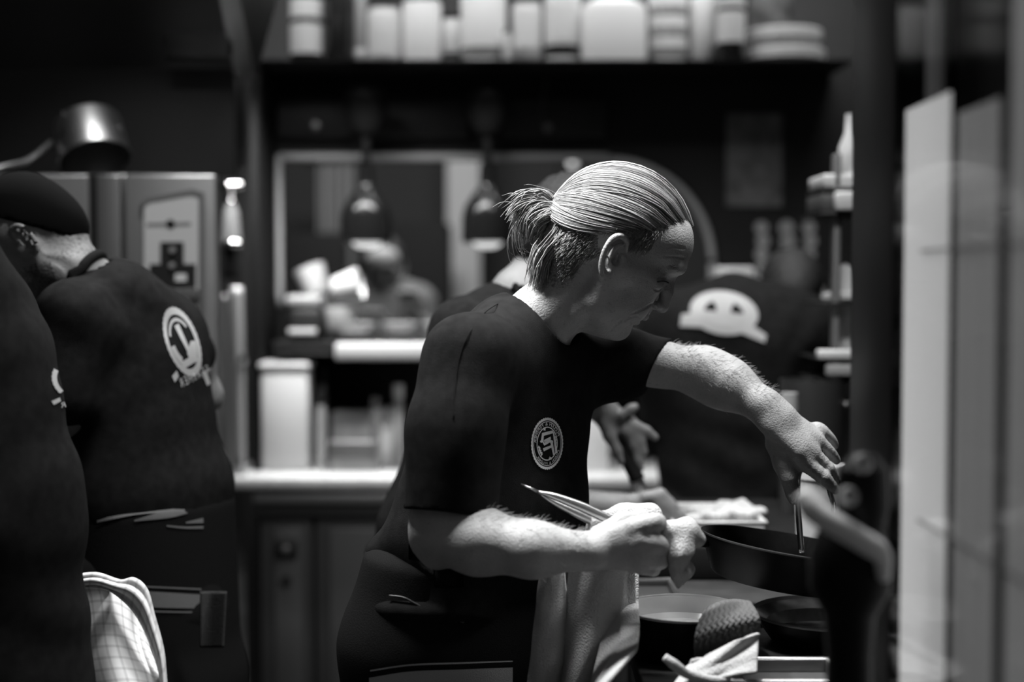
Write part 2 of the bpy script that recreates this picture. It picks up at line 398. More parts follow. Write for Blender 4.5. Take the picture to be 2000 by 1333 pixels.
def walk_legs(root, hip, floor, feet, m, hm=.012, lat=.10):
    """trousered legs down to shoes on the floor"""
    sd = Sdf(); sd.chain([(hip, .14), (hip - np.array((0, 0, .08)), .15)], .05)
    for i, ft in enumerate(feet):
        ft = np.asarray(ft, float); sgn = nrm(np.array((ft[0] - hip[0], ft[1] - hip[1], 0)))
        h0 = hip + sgn * .09 - np.array((0, 0, .02)); kn = (h0 + ft) / 2 + np.array((.03, 0, .02)); kn[2] = .5
        sd.chain([(h0, .105), (kn, .08), (ft + np.array((0, 0, .10)), .062)], .04)
    sdfo('trousers', sd, hm, m, root)
    for ft in feet:
        s2 = Sdf(); ft = np.asarray(ft, float); s2.chain([(ft + np.array((-.05, 0, .045)), .044), (ft + np.array((.10, 0, .038)), .038), (ft + np.array((.15, 0, .032)), .03)], .02)
        s2.cap(ft + np.array((0, 0, .05)), ft + np.array((0, 0, .11)), .048, .045, .02)
        s2.fn(lambda X, d: np.maximum(d, .001 - X[:, 2])); sdfo('shoe', s2, .009, SOLE, root)
def hollow(sd, a, b, ra, rb, n, pt, depth=.05, lim=None):
    """cut a garment opening: plane at pt with outward normal n, inside bored so the cloth has an edge"""
    n = nrm(np.asarray(n, float)); a = np.asarray(a, float); b = np.asarray(b, float); pt = np.asarray(pt, float)
    def f(X, d):
        near = np.linalg.norm(X - pt, axis=1) < .15
        t = np.clip((X - a) @ (b - a) / ((b - a) @ (b - a)), -.5, 1.5)[:, None]
        tube_ = np.linalg.norm(X - a - t * (b - a), axis=1) - (ra + (rb - ra) * t[:, 0])
        pl = (X - pt) @ n; near = near & (tube_ < (lim or .36 * (ra + rb) / 2))
        bore = np.where((pl > -depth), -tube_, -9)
        return np.where(near, np.maximum(np.maximum(d, pl), bore), d)
    sd.fn(f)

# ---------------------------------------------------------------- the room
YW = 4.45
WALLM = mat('charcoal_wall', .016, .7, var=.2, scale=6); WALLG = mat('grey_wall', .036, .7, var=.15, scale=4)
def X_(px, d): return (px - 1000) * d / FPX
def Z_(py, d): return float(P(1000, py, d)[2])
def struct(o): return tag(o, kind='structure')
FLOOR = mat('floor_tiles_dark', .05, .5, var=.3, scale=3)
bm = bmesh.new(); box(bm, (-3, -.6, -.06), (3, 8.3, 0)); struct(bmo('floor', bm, FLOOR))
# tiles near the benches are hidden; the wall with the serving hatch: frame pieces round a rounded opening
x0, x1, zt, zb = X_(540, YW), X_(1402, YW), Z_(300, YW), Z_(668, YW)
bm = bmesh.new()
box(bm, (X_(475, YW), YW, 0), (x0, YW + .12, Z_(118, YW)))
box(bm, (x1, YW, 0), (2.4, YW + .12, Z_(118, YW)))
box(bm, (x0, YW, zt), (x1, YW + .12, Z_(118, YW))); box(bm, (x0, YW, 0), (x1, YW + .12, Z_(668, 4.12) - .035))
ra = M_(215, YW); n = 14; pts = [(x1, zt)] + [(x1 - ra + ra * math.cos(a), zt - ra + ra * math.sin(a)) for a in np.linspace(0, math.pi / 2, n)]
f = [bm.verts.new((x, YW, z)) for x, z in pts]; b = [bm.verts.new((x, YW + .12, z)) for x, z in pts]
for i in range(len(pts)): j = (i + 1) % len(pts); bm.faces.new((f[i], f[j], b[j], b[i]))
bm.faces.new(f); bm.faces.new(b[::-1])
struct(bmo('wall_back', bm, WALLM))
TRIM = mat('satin_trim', .50, .45, .2)
path = [(x0 + .01, YW - .01, z) for z in np.linspace(Z_(600, YW), zt - .012, 12)] + [(x, YW - .01, zt - .012) for x in np.linspace(x0 + .02, x1 - ra, 20)] + [(x1 - ra + (ra - .02) * math.cos(a), YW - .01, zt - ra + (ra - .02) * math.sin(a)) for a in np.linspace(math.pi / 2, 0, 16)] + [(x1 - .02, YW - .01, z) for z in np.linspace(zt - ra, Z_(620, YW), 8)]
o = tube('trim_1', path, .013, TRIM, None, 8); struct(o)
# wall above the shelf and at the left
bm = bmesh.new(); box(bm, (-2.4, 4.75, 2.0), (2.4, 4.85, 3.0)); struct(bmo('wall_upper', bm, WALLG))
bm = bmesh.new(); box(bm, (-2.4, -.5, 0), (-2.3, 8.3, 3.0)); struct(bmo('wall_left', bm, WALLG))
bm = bmesh.new(); box(bm, (2.3, -.5, 0), (2.4, 8.3, 3.0)); struct(bmo('wall_right', bm, WALLM))
bm = bmesh.new(); box(bm, (-2.4, 8.1, 0), (2.4, 8.2, 3.0)); struct(bmo('wall_dining', bm, mat('dining_wall', .035, .8)))
# shelf over the hatch
SY = 4.30
boxo('bottle_shelf', (X_(517, SY), 4.14, Z_(132, SY)), (X_(1640, SY), 4.75, Z_(119, 4.14)), BLACK, None, .004); tag(bpy.data.objects['bottle_shelf'], 'long black shelf above the serving hatch carrying the bottles', 'shelf')
# panel with two round lamp roses and knobs
t = empty('fascia_panel', (X_(800, 4.4), 4.40, Z_(230, 4.4)), 'dark fascia panel between bottle shelf and serving hatch', 'panel')
for a, b in ((545, 690), (722, 915), (985, 1185)):
    boxo('panel', (X_(a, 4.41), 4.405, Z_(268, 4.41)), (X_(b, 4.41), 4.448, Z_(192, 4.41)), mat('fascia_grey', .035, .55), t, .004)
for px, py in ((617, 248), (1070, 250)):
    lathe('knob', [(0, .0), (.010, 0), (.013, .006), (.012, .014), (0, .016)], P(px, py, 4.405), mat('knob_grey', .25, .3, .8), t, 16, (0, -1, 0))
tube('cable', spline([P(1068, 146, 4.40), P(1066, 165, 4.40), P(1060, 205, 4.40), P(1062, 236, 4.40)], 14), .006, mat('cable_grey', .09, .5), t, 6)
# heat lamps
LAMPM = mat('black_lamp_enamel', .006, .16, spec=.22); BULB = mat('lit_bulb', .8, .5, emit=.75)
def heat_lamp(px, label):
    d = 4.22; c = P(px, 474, d); t = empty('heat_lamp', c, label, 'lamp', 'heat lamps over the pass')
    k = d / FPX
    lathe('lamp_shade', [(.0, 150 * k), (14 * k, 150 * k), (16 * k, 118 * k), (17 * k, 108 * k), (30 * k, 92 * k), (44 * k, 70 * k), (49 * k, 50 * k), (50 * k, 2 * k), (48 * k, 0), (46 * k, 4 * k), (42 * k, 64 * k), (20 * k, 96 * k), (0, 100 * k)], c, LAMPM, t, 40)
    lathe('bulb', [(0, -12 * k), (14 * k, -11 * k), (26 * k, -5 * k), (31 * k, 8 * k), (26 * k, 30 * k), (12 * k, 60 * k), (0, 62 * k)], c, BULB, t, 28)
    tube('stem', [c + np.array((0, 0, 150 * k)), c + np.array((0, 0, 260 * k))], 8 * k, MATTE, t, 12)
    lathe('ceiling_rose', [(0, 200 * k), (12 * k, 204 * k), (30 * k, 222 * k), (42 * k, 250 * k), (44 * k, 285 * k), (30 * k, 300 * k), (0, 302 * k)], c, MATTE, t, 28)
    tube('bracket', [c + np.array((0, .02, 292 * k)), c + np.array((0, .06, 300 * k)), c + np.array((0, .10, 300 * k)), c + np.array((0, .215, 300 * k))], .012, MATTE, t, 8)
    l = bpy.data.lights.new('heat_lamp_light', 'SPOT'); l.energy = 2.2; l.spot_size = math.radians(110); l.shadow_soft_size = .04; lo = bpy.data.objects.new('heat_lamp_light', l); COL.objects.link(lo); lo.location = c + np.array((0, 0, -.03)); lo.parent = t; lo.matrix_parent_inverse = Matrix.Translation(-t.location)
heat_lamp(716, 'black bell heat lamp on the left, in front of the seated guest'); heat_lamp(952, 'black bell heat lamp on the right, beside the ponytail')

# pass shelf, plates, printer
t = empty('pass_counter', (X_(700, 4.3), 4.3, Z_(690, 4.3)), 'black two-tier pass counter across the serving hatch', 'counter')
zp = Z_(668, 4.12)
boxo('worktop', (X_(532, 4.12), 4.12, zp - .03), (X_(1420, 4.5), 4.447, zp), BLACK, t)
boxo('inner_worktop', (x0 + .03, 4.449, zp - .03), (x1 - .03, 4.95, zp), BLACK, t)
boxo('lower_ledge', (X_(532, 4.1), 4.10, Z_(694, 4.1)), (X_(660, 4.1), 4.4, zp - .03), BLACK, t)
boxo('back_panel', (X_(536, 4.4), 4.36, .92), (X_(1300, 4.4), 4.44, zp - .03), MATTE, t)
boxo('post', (X_(532, 4.2), 4.30, .901), (X_(548, 4.2), 4.35, zp - .03), BLACK, t)
o = boxo('ticket_rail', (X_(657, 4.09), 4.05, Z_(703, 4.06)), (X_(1010, 4.09), 4.098, Z_(671, 4.06)), WHITE, None, .006); tag(o, 'white rail strip along the front edge of the pass', 'rail')
def plate(c, r, label, group=None, sq=None, h=.022):
    o = lathe('plate', [(0, .004), (r * .55, .004), (r * .62, .006), (r * .98, h), (r, h), (r * .99, h - .004), (r * .64, 0), (0, 0)], c, WHITEG, None, 40); return tag(o, label, 'plate', group)
for i, px in enumerate((700, 780, 860)):
    c = P(px, 660, 4.36); c[2] = zp
    for j in range(2): plate(c + np.array((0.002 * j, 0, .001 + j * .026)), .060, 'white plate on the pass, %s of the %s pair under the lamps' % (('lower', 'upper')[j], ('left', 'middle', 'right')[i]), 'plates on the pass')
# crumpled white cups beside the printer
def cup(c, ax, r, hgt, label):
    o = lathe('cup', [(0, 0), (r * .72, 0), (r * .78, .004), (r, hgt), (r * .96, hgt), (r * .73, .006), (0, .006)], c, WHITEG, None, 28, ax); return tag(o, label, 'cup', 'white cups beside the printer')
d = 4.22; zc = zp
c = P(662, 640, d); c[2] = zc + .028; cup(c, (.05, 0, 1), .05, .07, 'white cup standing upright beside the black printer')
c = P(668, 600, d); c[2] = zc + .150; cup(c + np.array((-.02, -.02, .0)), (.95, -.1, .25), .047, .08, 'white cup tipped on its side on top of another')
c = P(640, 580, 4.30); c[2] = zc + .138; cup(c + np.array((-.03, .02, .0)), (-.35, .1, .9), .05, .085, 'white cup leaning back at the top of the heap')
c = P(650, 640, d); plate(np.array((c[0] + .05, 4.24, zc + .0)), .060, 'small white saucer under the heap of cups', None, None, .03)
t = empty('receipt_printer', P(600, 640, 4.2) * np.array((1, 1, 0)) + np.array((0, 0, zp)), 'black receipt printer with pale top at the left end of the pass', 'printer')
boxo('body', (X_(565, 4.2), 4.16, zp), (X_(632, 4.2), 4.32, zp + .10), BLACK, t, .02); boxo('lid', (X_(560, 4.2), 4.165, zp + .10), (X_(628, 4.2), 4.32, zp + .135), mat('printer_grey', .30, .35), t, .012)
boxo('paper_slip', (X_(570, 4.2), 4.13, zp + .022), (X_(622, 4.2), 4.165, zp + .036), PAPER, t, .002)

# lower work bench with its cupboard
zb = .90
t = empty('steel_bench', (X_(620, 4.1), 4.1, 0), 'steel work bench with dark cupboard doors under the pass', 'bench')
YB = 3.98
boxo('worktop', (X_(442, YB), YB, zb - .035), (X_(1330, YB), 4.44, zb), BENCH, t, .006)
boxo('apron_rail', (X_(492, YB), YB + .03, Z_(1012, YB)), (X_(1330, YB), YB + .06, zb - .035), mat('satin_rail', .20, .35, .9), t)
boxo('rail_lip', (X_(490, YB), YB + .012, Z_(985, YB)), (X_(1330, YB), YB + .04, Z_(968, YB)), mat('satin_rail2', .34, .35, .8), t)
boxo('carcass', (X_(492, YB), YB + .07, .1), (X_(1330, YB), 4.43, Z_(1012, YB)), BLACK, t)
for a, b in ((500, 602), (610, 770), (778, 940), (948, 1110), (1118, 1290)):
    dr = boxo('door', (X_(a, YB), YB + .045, .12), (X_(b, YB), YB + .07, Z_(1016, YB)), mat('cupboard_dark', .035, .4), t)
    boxo('door_panel', (X_(a + 28, YB), YB + .038, .2), (X_(b - 18, YB), YB + .05, Z_(1038, YB)), mat('cupboard_panel', .06, .4), dr)
lathe('knob', [(0, 0), (.013, .001), (.014, .01), (.009, .018), (0, .02)], P(559, 1073, YB + .035), mat('knob_grey2', .4, .25, .9), t, 18, (0, -1, 0)); boxo('latch', P(537, 1090, YB + .03) , P(582, 1055, YB + .045), BLACK, t, .003)
lathe('lock', [(0, 0), (.014, .001), (.014, .006), (0, .008)], P(559, 1134, YB + .037), BLACK, t, 18, (0, -1, 0))
for px in (500, 1300): boxo('leg', (X_(px, YB), YB + .08, 0), (X_(px + 26, YB), YB + .12, .1), BLACK, t)
# things on the bench
def on_bench(px, d): c = P(px, 880, d); c[2] = zb; return c
def item_box(name, a, b, ytop, d, m, label, cat, dep=.09, bev=.006):
    o = boxo(name, (X_(a, d), d, zb), (X_(b, d), d + dep, Z_(ytop, d)), m, None, bev); return tag(o, label, cat)
t = empty('tall_container', on_bench(556, 4.13), 'tall white square container at the left end of the steel bench', 'container')
boxo('body', (X_(507, 4.1), 4.1, zb), (X_(600, 4.1), 4.22, Z_(722, 4.1)), WHITE, t, .012); boxo('lid', (X_(504, 4.1), 4.094, Z_(722, 4.1)), (X_(603, 4.1), 4.226, Z_(709, 4.1)), WHITE, t, .006)
JARG = mat('jar_glass', .30, .1, coat=.6)
def jar(px, d, r, top, label, m=JARG, lidm=BLACK):
    c = on_bench(px, d); h = Z_(top, d) - zb; t = empty('jar', c, label, 'jar', 'small jars on the steel bench')
    lathe('body', [(0, 0), (r, 0), (r, h * .72), (r * .8, h * .8), (r * .8, h * .86), (0, h * .86)], c, m, t, 24); lathe('lid', [(0, h * .84), (r * .86, h * .84), (r * .86, h), (0, h)], c, lidm, t, 24); return t
jar(628, 4.12, .016, 765, 'narrow glass jar beside the tall white container'); jar(629, 4.26, .015, 720, 'taller dark-capped jar behind the narrow glass jar')
item_box('carton', 646, 724, 806, 4.2, mat('carton_pale', .42, .7, var=.3, scale=14), 'wide pale carton in the middle of the steel bench', 'carton')
o = item_box('drip_tray', 640, 735, 862, 4.09, STEELD, 'low dark tray in front of the pale carton', 'tray', .09, .004)
item_box('carton', 730, 770, 798, 4.2, WHITE, 'narrow bright carton right of the wide pale carton', 'carton')
jar(733, 4.13, .014, 775, 'short jar with shiny cap in front of the cartons', JARG, CHROME)
jar(778, 4.2, .018, 752, 'jar with pale lid at the right end by the cook', JARG, WHITE)
item_box('storage_box', 1120, 1190, 810, 4.1, WHITE, 'white box on the bench seen under the raised arm', 'box')

# bottles on the high shelf
zs = Z_(119, 4.14) + .001
def sh(px, d): c = P(px, 100, d); c[2] = zs; return c
def bottle(a, b, top, label, m, kind='bottle', cat='bottle', parts=(), d=4.28, neck=.45, shoulder=.75, base=None, capm=BLACK):
    r = M_((b - a) / 2, d); c = sh((a + b) / 2, d); h = max(.10, Z_(top, d) - zs); t = empty(kind, c, label, cat, 'containers on the bottle shelf')
    nk = r * neck
    lathe('body', [(0, 0), (r * .92, 0), (r, .006), (r, h * shoulder), (r * .92, h * (shoulder + .05)), (nk * 1.05, h * (shoulder + .13)), (nk, h * .95), (0, h * .95)], c, m, t, 32)
    lathe('cap', [(0, h * .93), (nk * 1.15, h * .93), (nk * 1.15, h), (0, h)], c, capm, t, 24)
    for nm, y0, y1, lm in parts:
        za, zb_ = (Z_(y1, d) - zs), (Z_(y0, d) - zs); za = max(za, .004)
        rr = r * 1.015
        lathe(nm, [(rr * .98, za), (rr, za + .001), (rr, zb_), (rr * .98, zb_ + .001)], c, lm, t, 32)
    return t
LAB = mat('bright_label', .62, .6); LAB2 = mat('pale_plastic_tub', .55, .5, var=.1, scale=10); GREYB = mat('grey_base', .18, .5)
bottle(568, 630, -70, 'dark bottle with two white labels at the far left of the shelf', GLASSD, parts=(('label', 50, 108, LAB), ('neck_label', 2, 38, LAB)), shoulder=.82)
bottle(634, 690, -60, 'dark empty decanter beside the two-label bottle', GLASSD, 'decanter', 'bottle')
bottle(693, 718, -60, 'thin clear bottle between dark decanter and white jar', GLASSL, neck=.6, parts=(('label', 97, 113, LAB),))
bottle(719, 784, 6, 'white jar with a bright square label, right of the thin clear bottle', LAB2, 'jar', 'jar', (('label', 58, 114, LAB),), neck=.85, shoulder=.84)
bottle(786, 862, -10, 'large plain white tub without a base ring', LAB, 'tub', 'tub', neck=.9, shoulder=.86)
bottle(862, 904, 30, 'small white pot between the plain tub and the big canister', LAB2, 'pot', 'pot', neck=.8, shoulder=.8, parts=(('base_ring', 106, 117, GLASSD),))
bottle(900, 988, -50, 'big white canister with grey base', LAB, 'canister', 'canister', (('base_ring', 97, 117, GREYB),), neck=.8)
bottle(981, 999, 60, 'slim white tube right of the big canister', LAB2, 'tube', 'tube', neck=.7, d=4.22)
bottle(1001, 1058, -5, 'white tub with a lid line near its top', LAB2, 'tub', 'tub', neck=.9, shoulder=.85, parts=(('label', 22, 98, LAB),))
bottle(1063, 1134, -60, 'pale tall bottle with a black base', LAB2, parts=(('base_ring', 92, 114, GLASSD), ('label', 12, 84, LAB)))
c = sh(1197, 4.3); t = empty('jug', c, 'widest white jug with rounded shoulders, middle right of the shelf', 'jug', 'containers on the bottle shelf')
rj = M_(64, 4.3); hj = Z_(2, 4.3) - zs
lathe('body', [(0, 0), (rj * .9, 0), (rj, .01), (rj, hj * .78), (rj * .93, hj * .9), (rj * .55, hj), (rj * .4, hj * 1.02), (0, hj * 1.02)], c, LAB, t, 48, None, 35, 4); lathe('cap', [(0, hj), (rj * .34, hj), (rj * .34, hj * 1.2), (0, hj * 1.2)], c, WHITE, t, 24)
bottle(1266, 1342, -60, 'pale jar with printed grey panels', LAB2, 'jar', 'jar', (('printed_panel', 16, 36, mat('label_print', .25, .7, var=.5, scale=60)), ('printed_panel', 56, 76, mat('label_print2', .28, .7, var=.5, scale=60)), ('base_ring', 98, 116, GREYB)), neck=.8)
bottle(1346, 1402, -40, 'plain white bottle next to the black-necked bottle', LAB, neck=.6)
bottle(1400, 1454, -70, 'dark bottle with one white label above the bowls', GLASSD, d=4.22, parts=(('label', 26, 86, LAB), ('neck_label', 0, 16, LAB)))
for i, (a, b, y0, y1, lb) in enumerate(((1452, 1610, 92, 118, 'lower white oval dish at the right end of the shelf'), (1454, 1604, 57, 88, 'upper white oval dish stacked at the right end of the shelf'))):
    r = M_((b - a) / 2, 4.3); c = sh((a + b) / 2, 4.3); c[2] = zs + (0 if i == 0 else .058); h = .052
    o = lathe('dish', [(0, 0), (r * .88, 0), (r * .93, .004), (r * .95, h * .3), (r * .96, h * .34), (r * 1.0, h * .42), (r * 1.0, h * .95), (r * .98, h), (r * .93, h * .95), (r * .8, .012), (0, .012)], c, LAB, None, 40); tag(o, lb, 'dish', 'white oval dishes on the shelf')
c = sh(1505, 4.34); c[2] = zs + .112; t = empty('glass_jar', c, 'smoky glass jar standing on the stacked dishes', 'jar')
lathe('body', [(0, 0), (.062, 0), (.066, .01), (.066, .13), (.06, .15), (.06, .16), (0, .16)], c, mat('smoky_glass', .12, .15, var=.5, scale=18), t, 32); lathe('lid', [(0, .158), (.062, .158), (.062, .18), (0, .18)], c, BLACK, t, 32)

# papers on the wall right of the hatch
t = tag(boxo('order_sheet', (X_(1416, YW), YW - .006, Z_(404, YW)), (X_(1525, YW), YW - .002, Z_(222, YW)), mat('grey_sheet', .20, .7, var=.35, scale=26), None, .0), 'dim grey order sheet pinned to the black wall', 'paper')
t = empty('poster', P(1533, 600, YW - .01), 'poster of pale dots on a dark ground below the order sheet', 'poster')
boxo('sheet', (X_(1472, YW), YW - .008, Z_(640, YW)), (X_(1592, YW), YW - .004, Z_(428, YW)), mat('poster_black', .03, .6), t, 0)
dotm = mat('poster_dots', .55, .7)
for j in range(8):
    for i, px in enumerate((1487, 1536, 1580)):
        if i == 1 and j > 2: continue
        c = P(px + (j % 2) * 3, 445 + j * 26, YW - .009); w = .021 if i != 1 else .024
        lathe('dot', [(0, .001), (w, .001), (w, 0)], c, dotm, t, 14, (0, -1, 0))

# ---------------------------------------------------------------- dining room behind the hatch
def part_box(name, lo, hi, m, label, cat, bev=.004): return tag(boxo(name, lo, hi, m, None, bev), label, cat)
d = 7.2
struct(boxo('trim_2', (X_(873, d), d, 0), (X_(938, d), d + .06, 3.0), mat('lit_column', .32, .7), None))
# pleated curtain made of tubes
t = empty('curtain', (X_(640, d), d, 0), 'pale pleated curtain hanging left of the lit column', 'curtain')
CUR = mat('curtain_grey', .16, .85); t['kind'] = 'thing'
o = sheet('cloth', lambda u, v: (X_(625 + 70 * u, d), d - .03 + .025 * math.sin(u * 26), (Z_(322, d)) * v), 48, 6, .006, CUR, t)
tube('rod', [(X_(600, d), d, Z_(318, d)), (X_(720, d), d, Z_(318, d))], .012, BLACK, t, 8)
def chair(px, dd, top, label):
    c = P(px, 600, dd); c[2] = 0; t = empty('dining_chair', c, label, 'chair', 'high-backed dining chairs'); w = .16
    boxo('seat', c + np.array((-w, -.24, .42)), c + np.array((w, .22, .49)), MATTE, t, .02)
    b = boxo('backrest', c + np.array((-w, .16, .49)), c + np.array((w, .23, Z_(top, dd))), MATTE, t, .03)
    for a in (-1, 1):
        for e in (-.21, .19): boxo('leg', c + np.array((a * (w - .03) - .02, e - .02, 0)), c + np.array((a * (w - .03) + .02, e + .02, .43)), BLACK, t, .004)
chair(600, 6.4, 452, 'dark high-backed chair at the left of the hatch'); chair(812, 6.6, 432, 'dark high-backed chair behind the seated guest')
for px, py, r, lb in ((1118, 318, .022, 'bright globe light far behind the hatch'), (1090, 410, .03, 'dim globe light behind the ponytail')):
    c = P(px, py, 7.6); t = empty('globe_light', c, lb, 'light'); em = mat('globe_glow', .8, .5, emit=.30 if py > 350 else .95)
    lathe('globe', [(0, -r), (r * .7, -r * .7), (r, 0), (r * .7, r * .7), (0, r)], c, em, t, 20); tube('stem', [c + np.array((0, 0, r)), (c[0], c[1], 3.0)], .006, BLACK, t, 6)
part_box('wall_picture', (X_(1128, 8), 8.05, Z_(390, 8)), (X_(1180, 8), 8.1, Z_(330, 8)), mat('picture_grey', .08, .7), 'small dim picture on the far dining wall', 'picture')

# ---------------------------------------------------------------- left side: hood, oven, pan, pipes
HOODM = mat('hood_steel', .20, .38, .9, .2, 6); HOODD = mat('hood_inside', .05, .5, .4)
t = empty('extractor_hood', (X_(100, 3.3), 3.3, 2.2), 'large dark steel extractor hood over the ovens', 'hood')
def hexa(name, P8, m, parent):
    bm = bmesh.new(); v = [bm.verts.new([float(c) for c in p]) for p in P8]
    for f in ((0, 1, 2, 3), (7, 6, 5, 4), (0, 4, 5, 1), (1, 5, 6, 2), (2, 6, 7, 3), (3, 7, 4, 0)): bm.faces.new([v[i] for i in f])
    return bmo(name, bm, m, parent)
zA, zB = Z_(134, 3.45), 2.95
xl = -1.9; xr = X_(462, 3.45)
boxo('back_panel', (xl, 3.45, zA - .26), (xr, 3.50, zA), HOODD, t)
hexa('slope', [(xl, 2.5, zB), (X_(372, 3.1), 2.5, zB), (xr, 3.45, zA), (xl, 3.45, zA), (xl, 2.5, zB + .04), (X_(372, 3.1), 2.5, zB + .04), (xr, 3.49, zA + .03), (xl, 3.49, zA + .03)], HOODD, t)
hexa('cheek', [(X_(372, 3.1), 2.5, zB - .02), (X_(372, 3.1) + .03, 2.5, zB - .02), (xr + .05, 3.46, zA - .02), (xr, 3.46, zA - .02), (X_(440, 3.1), 2.5, zB + .2), (X_(440, 3.1) + .03, 2.5, zB + .2), (xr + .14, 3.46, zA + .3), (xr + .10, 3.46, zA + .3)], HOODM, t)
boxo('filter_panel', (X_(330, 3.4), 3.38, zA + .02), (X_(455, 3.4), 3.44, zA + .10), HOODM, t)
boxo('corner_post', (X_(470, 3.6), 3.52, Z_(330, 3.6)), (X_(482, 3.6), 3.60, zA + .05), BLACK, t)
boxo('pillar', (X_(484, 4.05), 4.10, 0.901), (X_(528, 4.3), 4.44, 2.08), MATTE, None); tag(bpy.data.objects['pillar'], 'black pillar beside the hatch, behind the pipework', 'pillar')
boxo('hood_splashback', (xl, 3.52, Z_(338, 3.55)), (X_(466, 3.55), 3.58, zA - .0), mat('splash_dark', .07, .45, .5, .2, 5), t)
YO = 3.18
OV = mat('oven_steel', .20, .38, .85, .10, 5); zo = Z_(337, YO)
t = empty('combi_oven', (X_(200, YO), YO, 0), 'steel combi oven with pale control panel behind the left cook', 'oven')
boxo('body', (-1.75, YO + .03, .12), (X_(430, 3.5), 3.5, zo), OV, t, .008)
boxo('door', (-1.75, YO, .2), (X_(176, YO), YO + .03, zo - .004), OV, t, .005)
boxo('door_gap', (X_(176, YO), YO + .012, .2), (X_(190, YO), YO + .031, zo - .004), MATTE, t, 0)
boxo('side_strip', (X_(190, YO), YO, .2), (X_(238, YO), YO + .03, zo - .004), OV, t, .005)
boxo('control_column', (X_(246, YO), YO, .2), (X_(424, YO), YO + .03, zo - .004), mat('oven_steel_pale', .30, .38, .8, .1, 5), t, .006)
def quadp(name, pts, d0, th, m, parent):
    a = [P(x, y, d0) for x, y in pts]; n = len(a); bm = bmesh.new(); f = [bm.verts.new(p) for p in a]; b = [bm.verts.new(p + np.array((0, th, 0))) for p in a]
    bm.faces.new(f); bm.faces.new(b[::-1])
    for i in range(n): bm.faces.new((f[i], f[(i + 1) % n], b[(i + 1) % n], b[i]))
    return bmo(name, bm, m, parent)
cpn = quadp('control_panel', [(281, 402), (290, 394), (372, 379), (388, 384), (388, 720), (281, 720)], YO - .010, .012, mat('panel_pale', .40, .5), t)
quadp('bezel', [(272, 400), (284, 388), (376, 370), (396, 376), (396, 720), (388, 720), (388, 384), (372, 379), (290, 394), (281, 402)], YO - .012, .014, mat('bezel_dark', .10, .5), t)
quadp('display', [(313, 473), (358, 473), (358, 560), (313, 560)], YO - .014, .005, BLACK, cpn); quadp('key_row', [(292, 516), (382, 516), (382, 560), (292, 560)], YO - .013, .004, BLACK, cpn)
quadp('lit_button', [(342, 535), (364, 535), (364, 550), (342, 550)], YO - .017, .003, mat('button_pale', .5, .5), cpn)
for px, py in ((337, 489), (336, 519)): lathe('knob', [(0, .006), (.006, .006), (.007, 0)], P(px, py, YO - .014), mat('knob_mid', .18, .5), cpn, 14, (0, -1, 0))
lathe('round_mark', [(0, .001), (.010, .001), (.010, 0)], P(333, 438, YO - .0102), BLACK, cpn, 20, (0, -1, 0)); quadp('printed_line', [(287, 436), (372, 434), (372, 439), (287, 441)], YO - .0112, .001, mat('print_grey', .14, .6), cpn)
quadp('slot_shelf', [(290, 572), (386, 566), (386, 582), (290, 590)], YO - .03, .03, STEELD, t)
for px in (120, 400): boxo('leg', (X_(px, YO), YO + .05, 0), (X_(px, YO) + .04, YO + .09, .12), BLACK, t)
boxo('leg', (-1.7, YO + .05, 0), (-1.66, YO + .09, .12), BLACK, t)
# saucepan on top of the oven, tipped towards us
c = P(178, 272, 3.27); axv = nrm(np.array((.28, -.38, -.88))); t = empty('saucepan', c, 'shiny saucepan tipped on its side on top of the oven', 'pan')
PANM = mat('pan_steel', .33, .4, 1); r = .082
lathe('body', [(0, -.05), (r * .86, -.05), (r * .90, -.044), (r * .97, .05), (r * 1.02, .054), (r * .98, .056), (r * .94, .05), (r * .80, -.042), (0, -.042)], c, PANM, t, 48, axv)
hb = c + np.array((-.085, -.02, -.01)); tube('handle', spline([hb, P(55, 313, 3.165), P(0, 328, 3.10), P(-120, 362, 3.0)], 20), .007, mat('handle_steel', .4, .3, .9), t, 10)
for q in (P(124, 222, 3.19), P(233, 247, 3.19)): lathe('rivet', [(0, .006), (.005, .004), (.007, 0)], q, CHROME, t, 12, (0, -1, 0))
# pipework between oven and pillar
t = empty('tap_column', P(448, 600, 4.02), 'chrome hose tap with pale sleeve and pipe between oven and pillar', 'tap')
k = 4.02
tube('pipe', spline([P(462, 560, k), P(464, 640, k), P(466, 760, k), P(468, 929, k)], 14), .018, mat('pipe_pale', .30, .35, .3), t, 14)
tube('rear_pipe', spline([P(440, 575, k + .05), P(438, 640, k + .05), P(440, 760, k + .05), P(446, 924, k + .05)], 14), .010, mat('pipe_mid', .25, .4, .7), t, 12)
lathe('sleeve', [(0, 0), (.029, 0), (.026, .03), (.020, .09), (.011, .115), (0, .115)], P(452, 474, k), mat('sleeve_pale', .14, .35), t, 24)
tube('valve', [P(440, 476, k - .02), P(470, 476, k - .02)], .012, CHROME, t, 14); boxo('grip', P(432, 545, k) , P(470, 482, k + .03), MATTE, t, .01)
tube('spout', [P(428, 366, k - .02), P(452, 362, k - .02), P(474, 361, k - .02)], .011, CHROME, t, 12); lathe('lever', [(0, 0), (.014, .002), (.018, .012), (.012, .03), (0, .034)], P(440, 344, k), CHROME, t, 20, (.6, -.5, .3))
tube('riser', [P(450, 366, k), P(452, 450, k)], .008, CHROME, t, 10)
lathe('valve_knob', [(0, 0), (.014, .002), (.015, .012), (0, .02)], P(470, 702, k - .02), CHROME, t, 16, (1, -.4, 0))
o = lathe('hook_knob', [(0, -.02), (.008, -.016), (.012, 0), (.008, .016), (0, .02)], P(443, 970, 3.95), CHROME, None, 16); tag(o, 'small bright oval knob below the corner of the steel bench', 'knob')

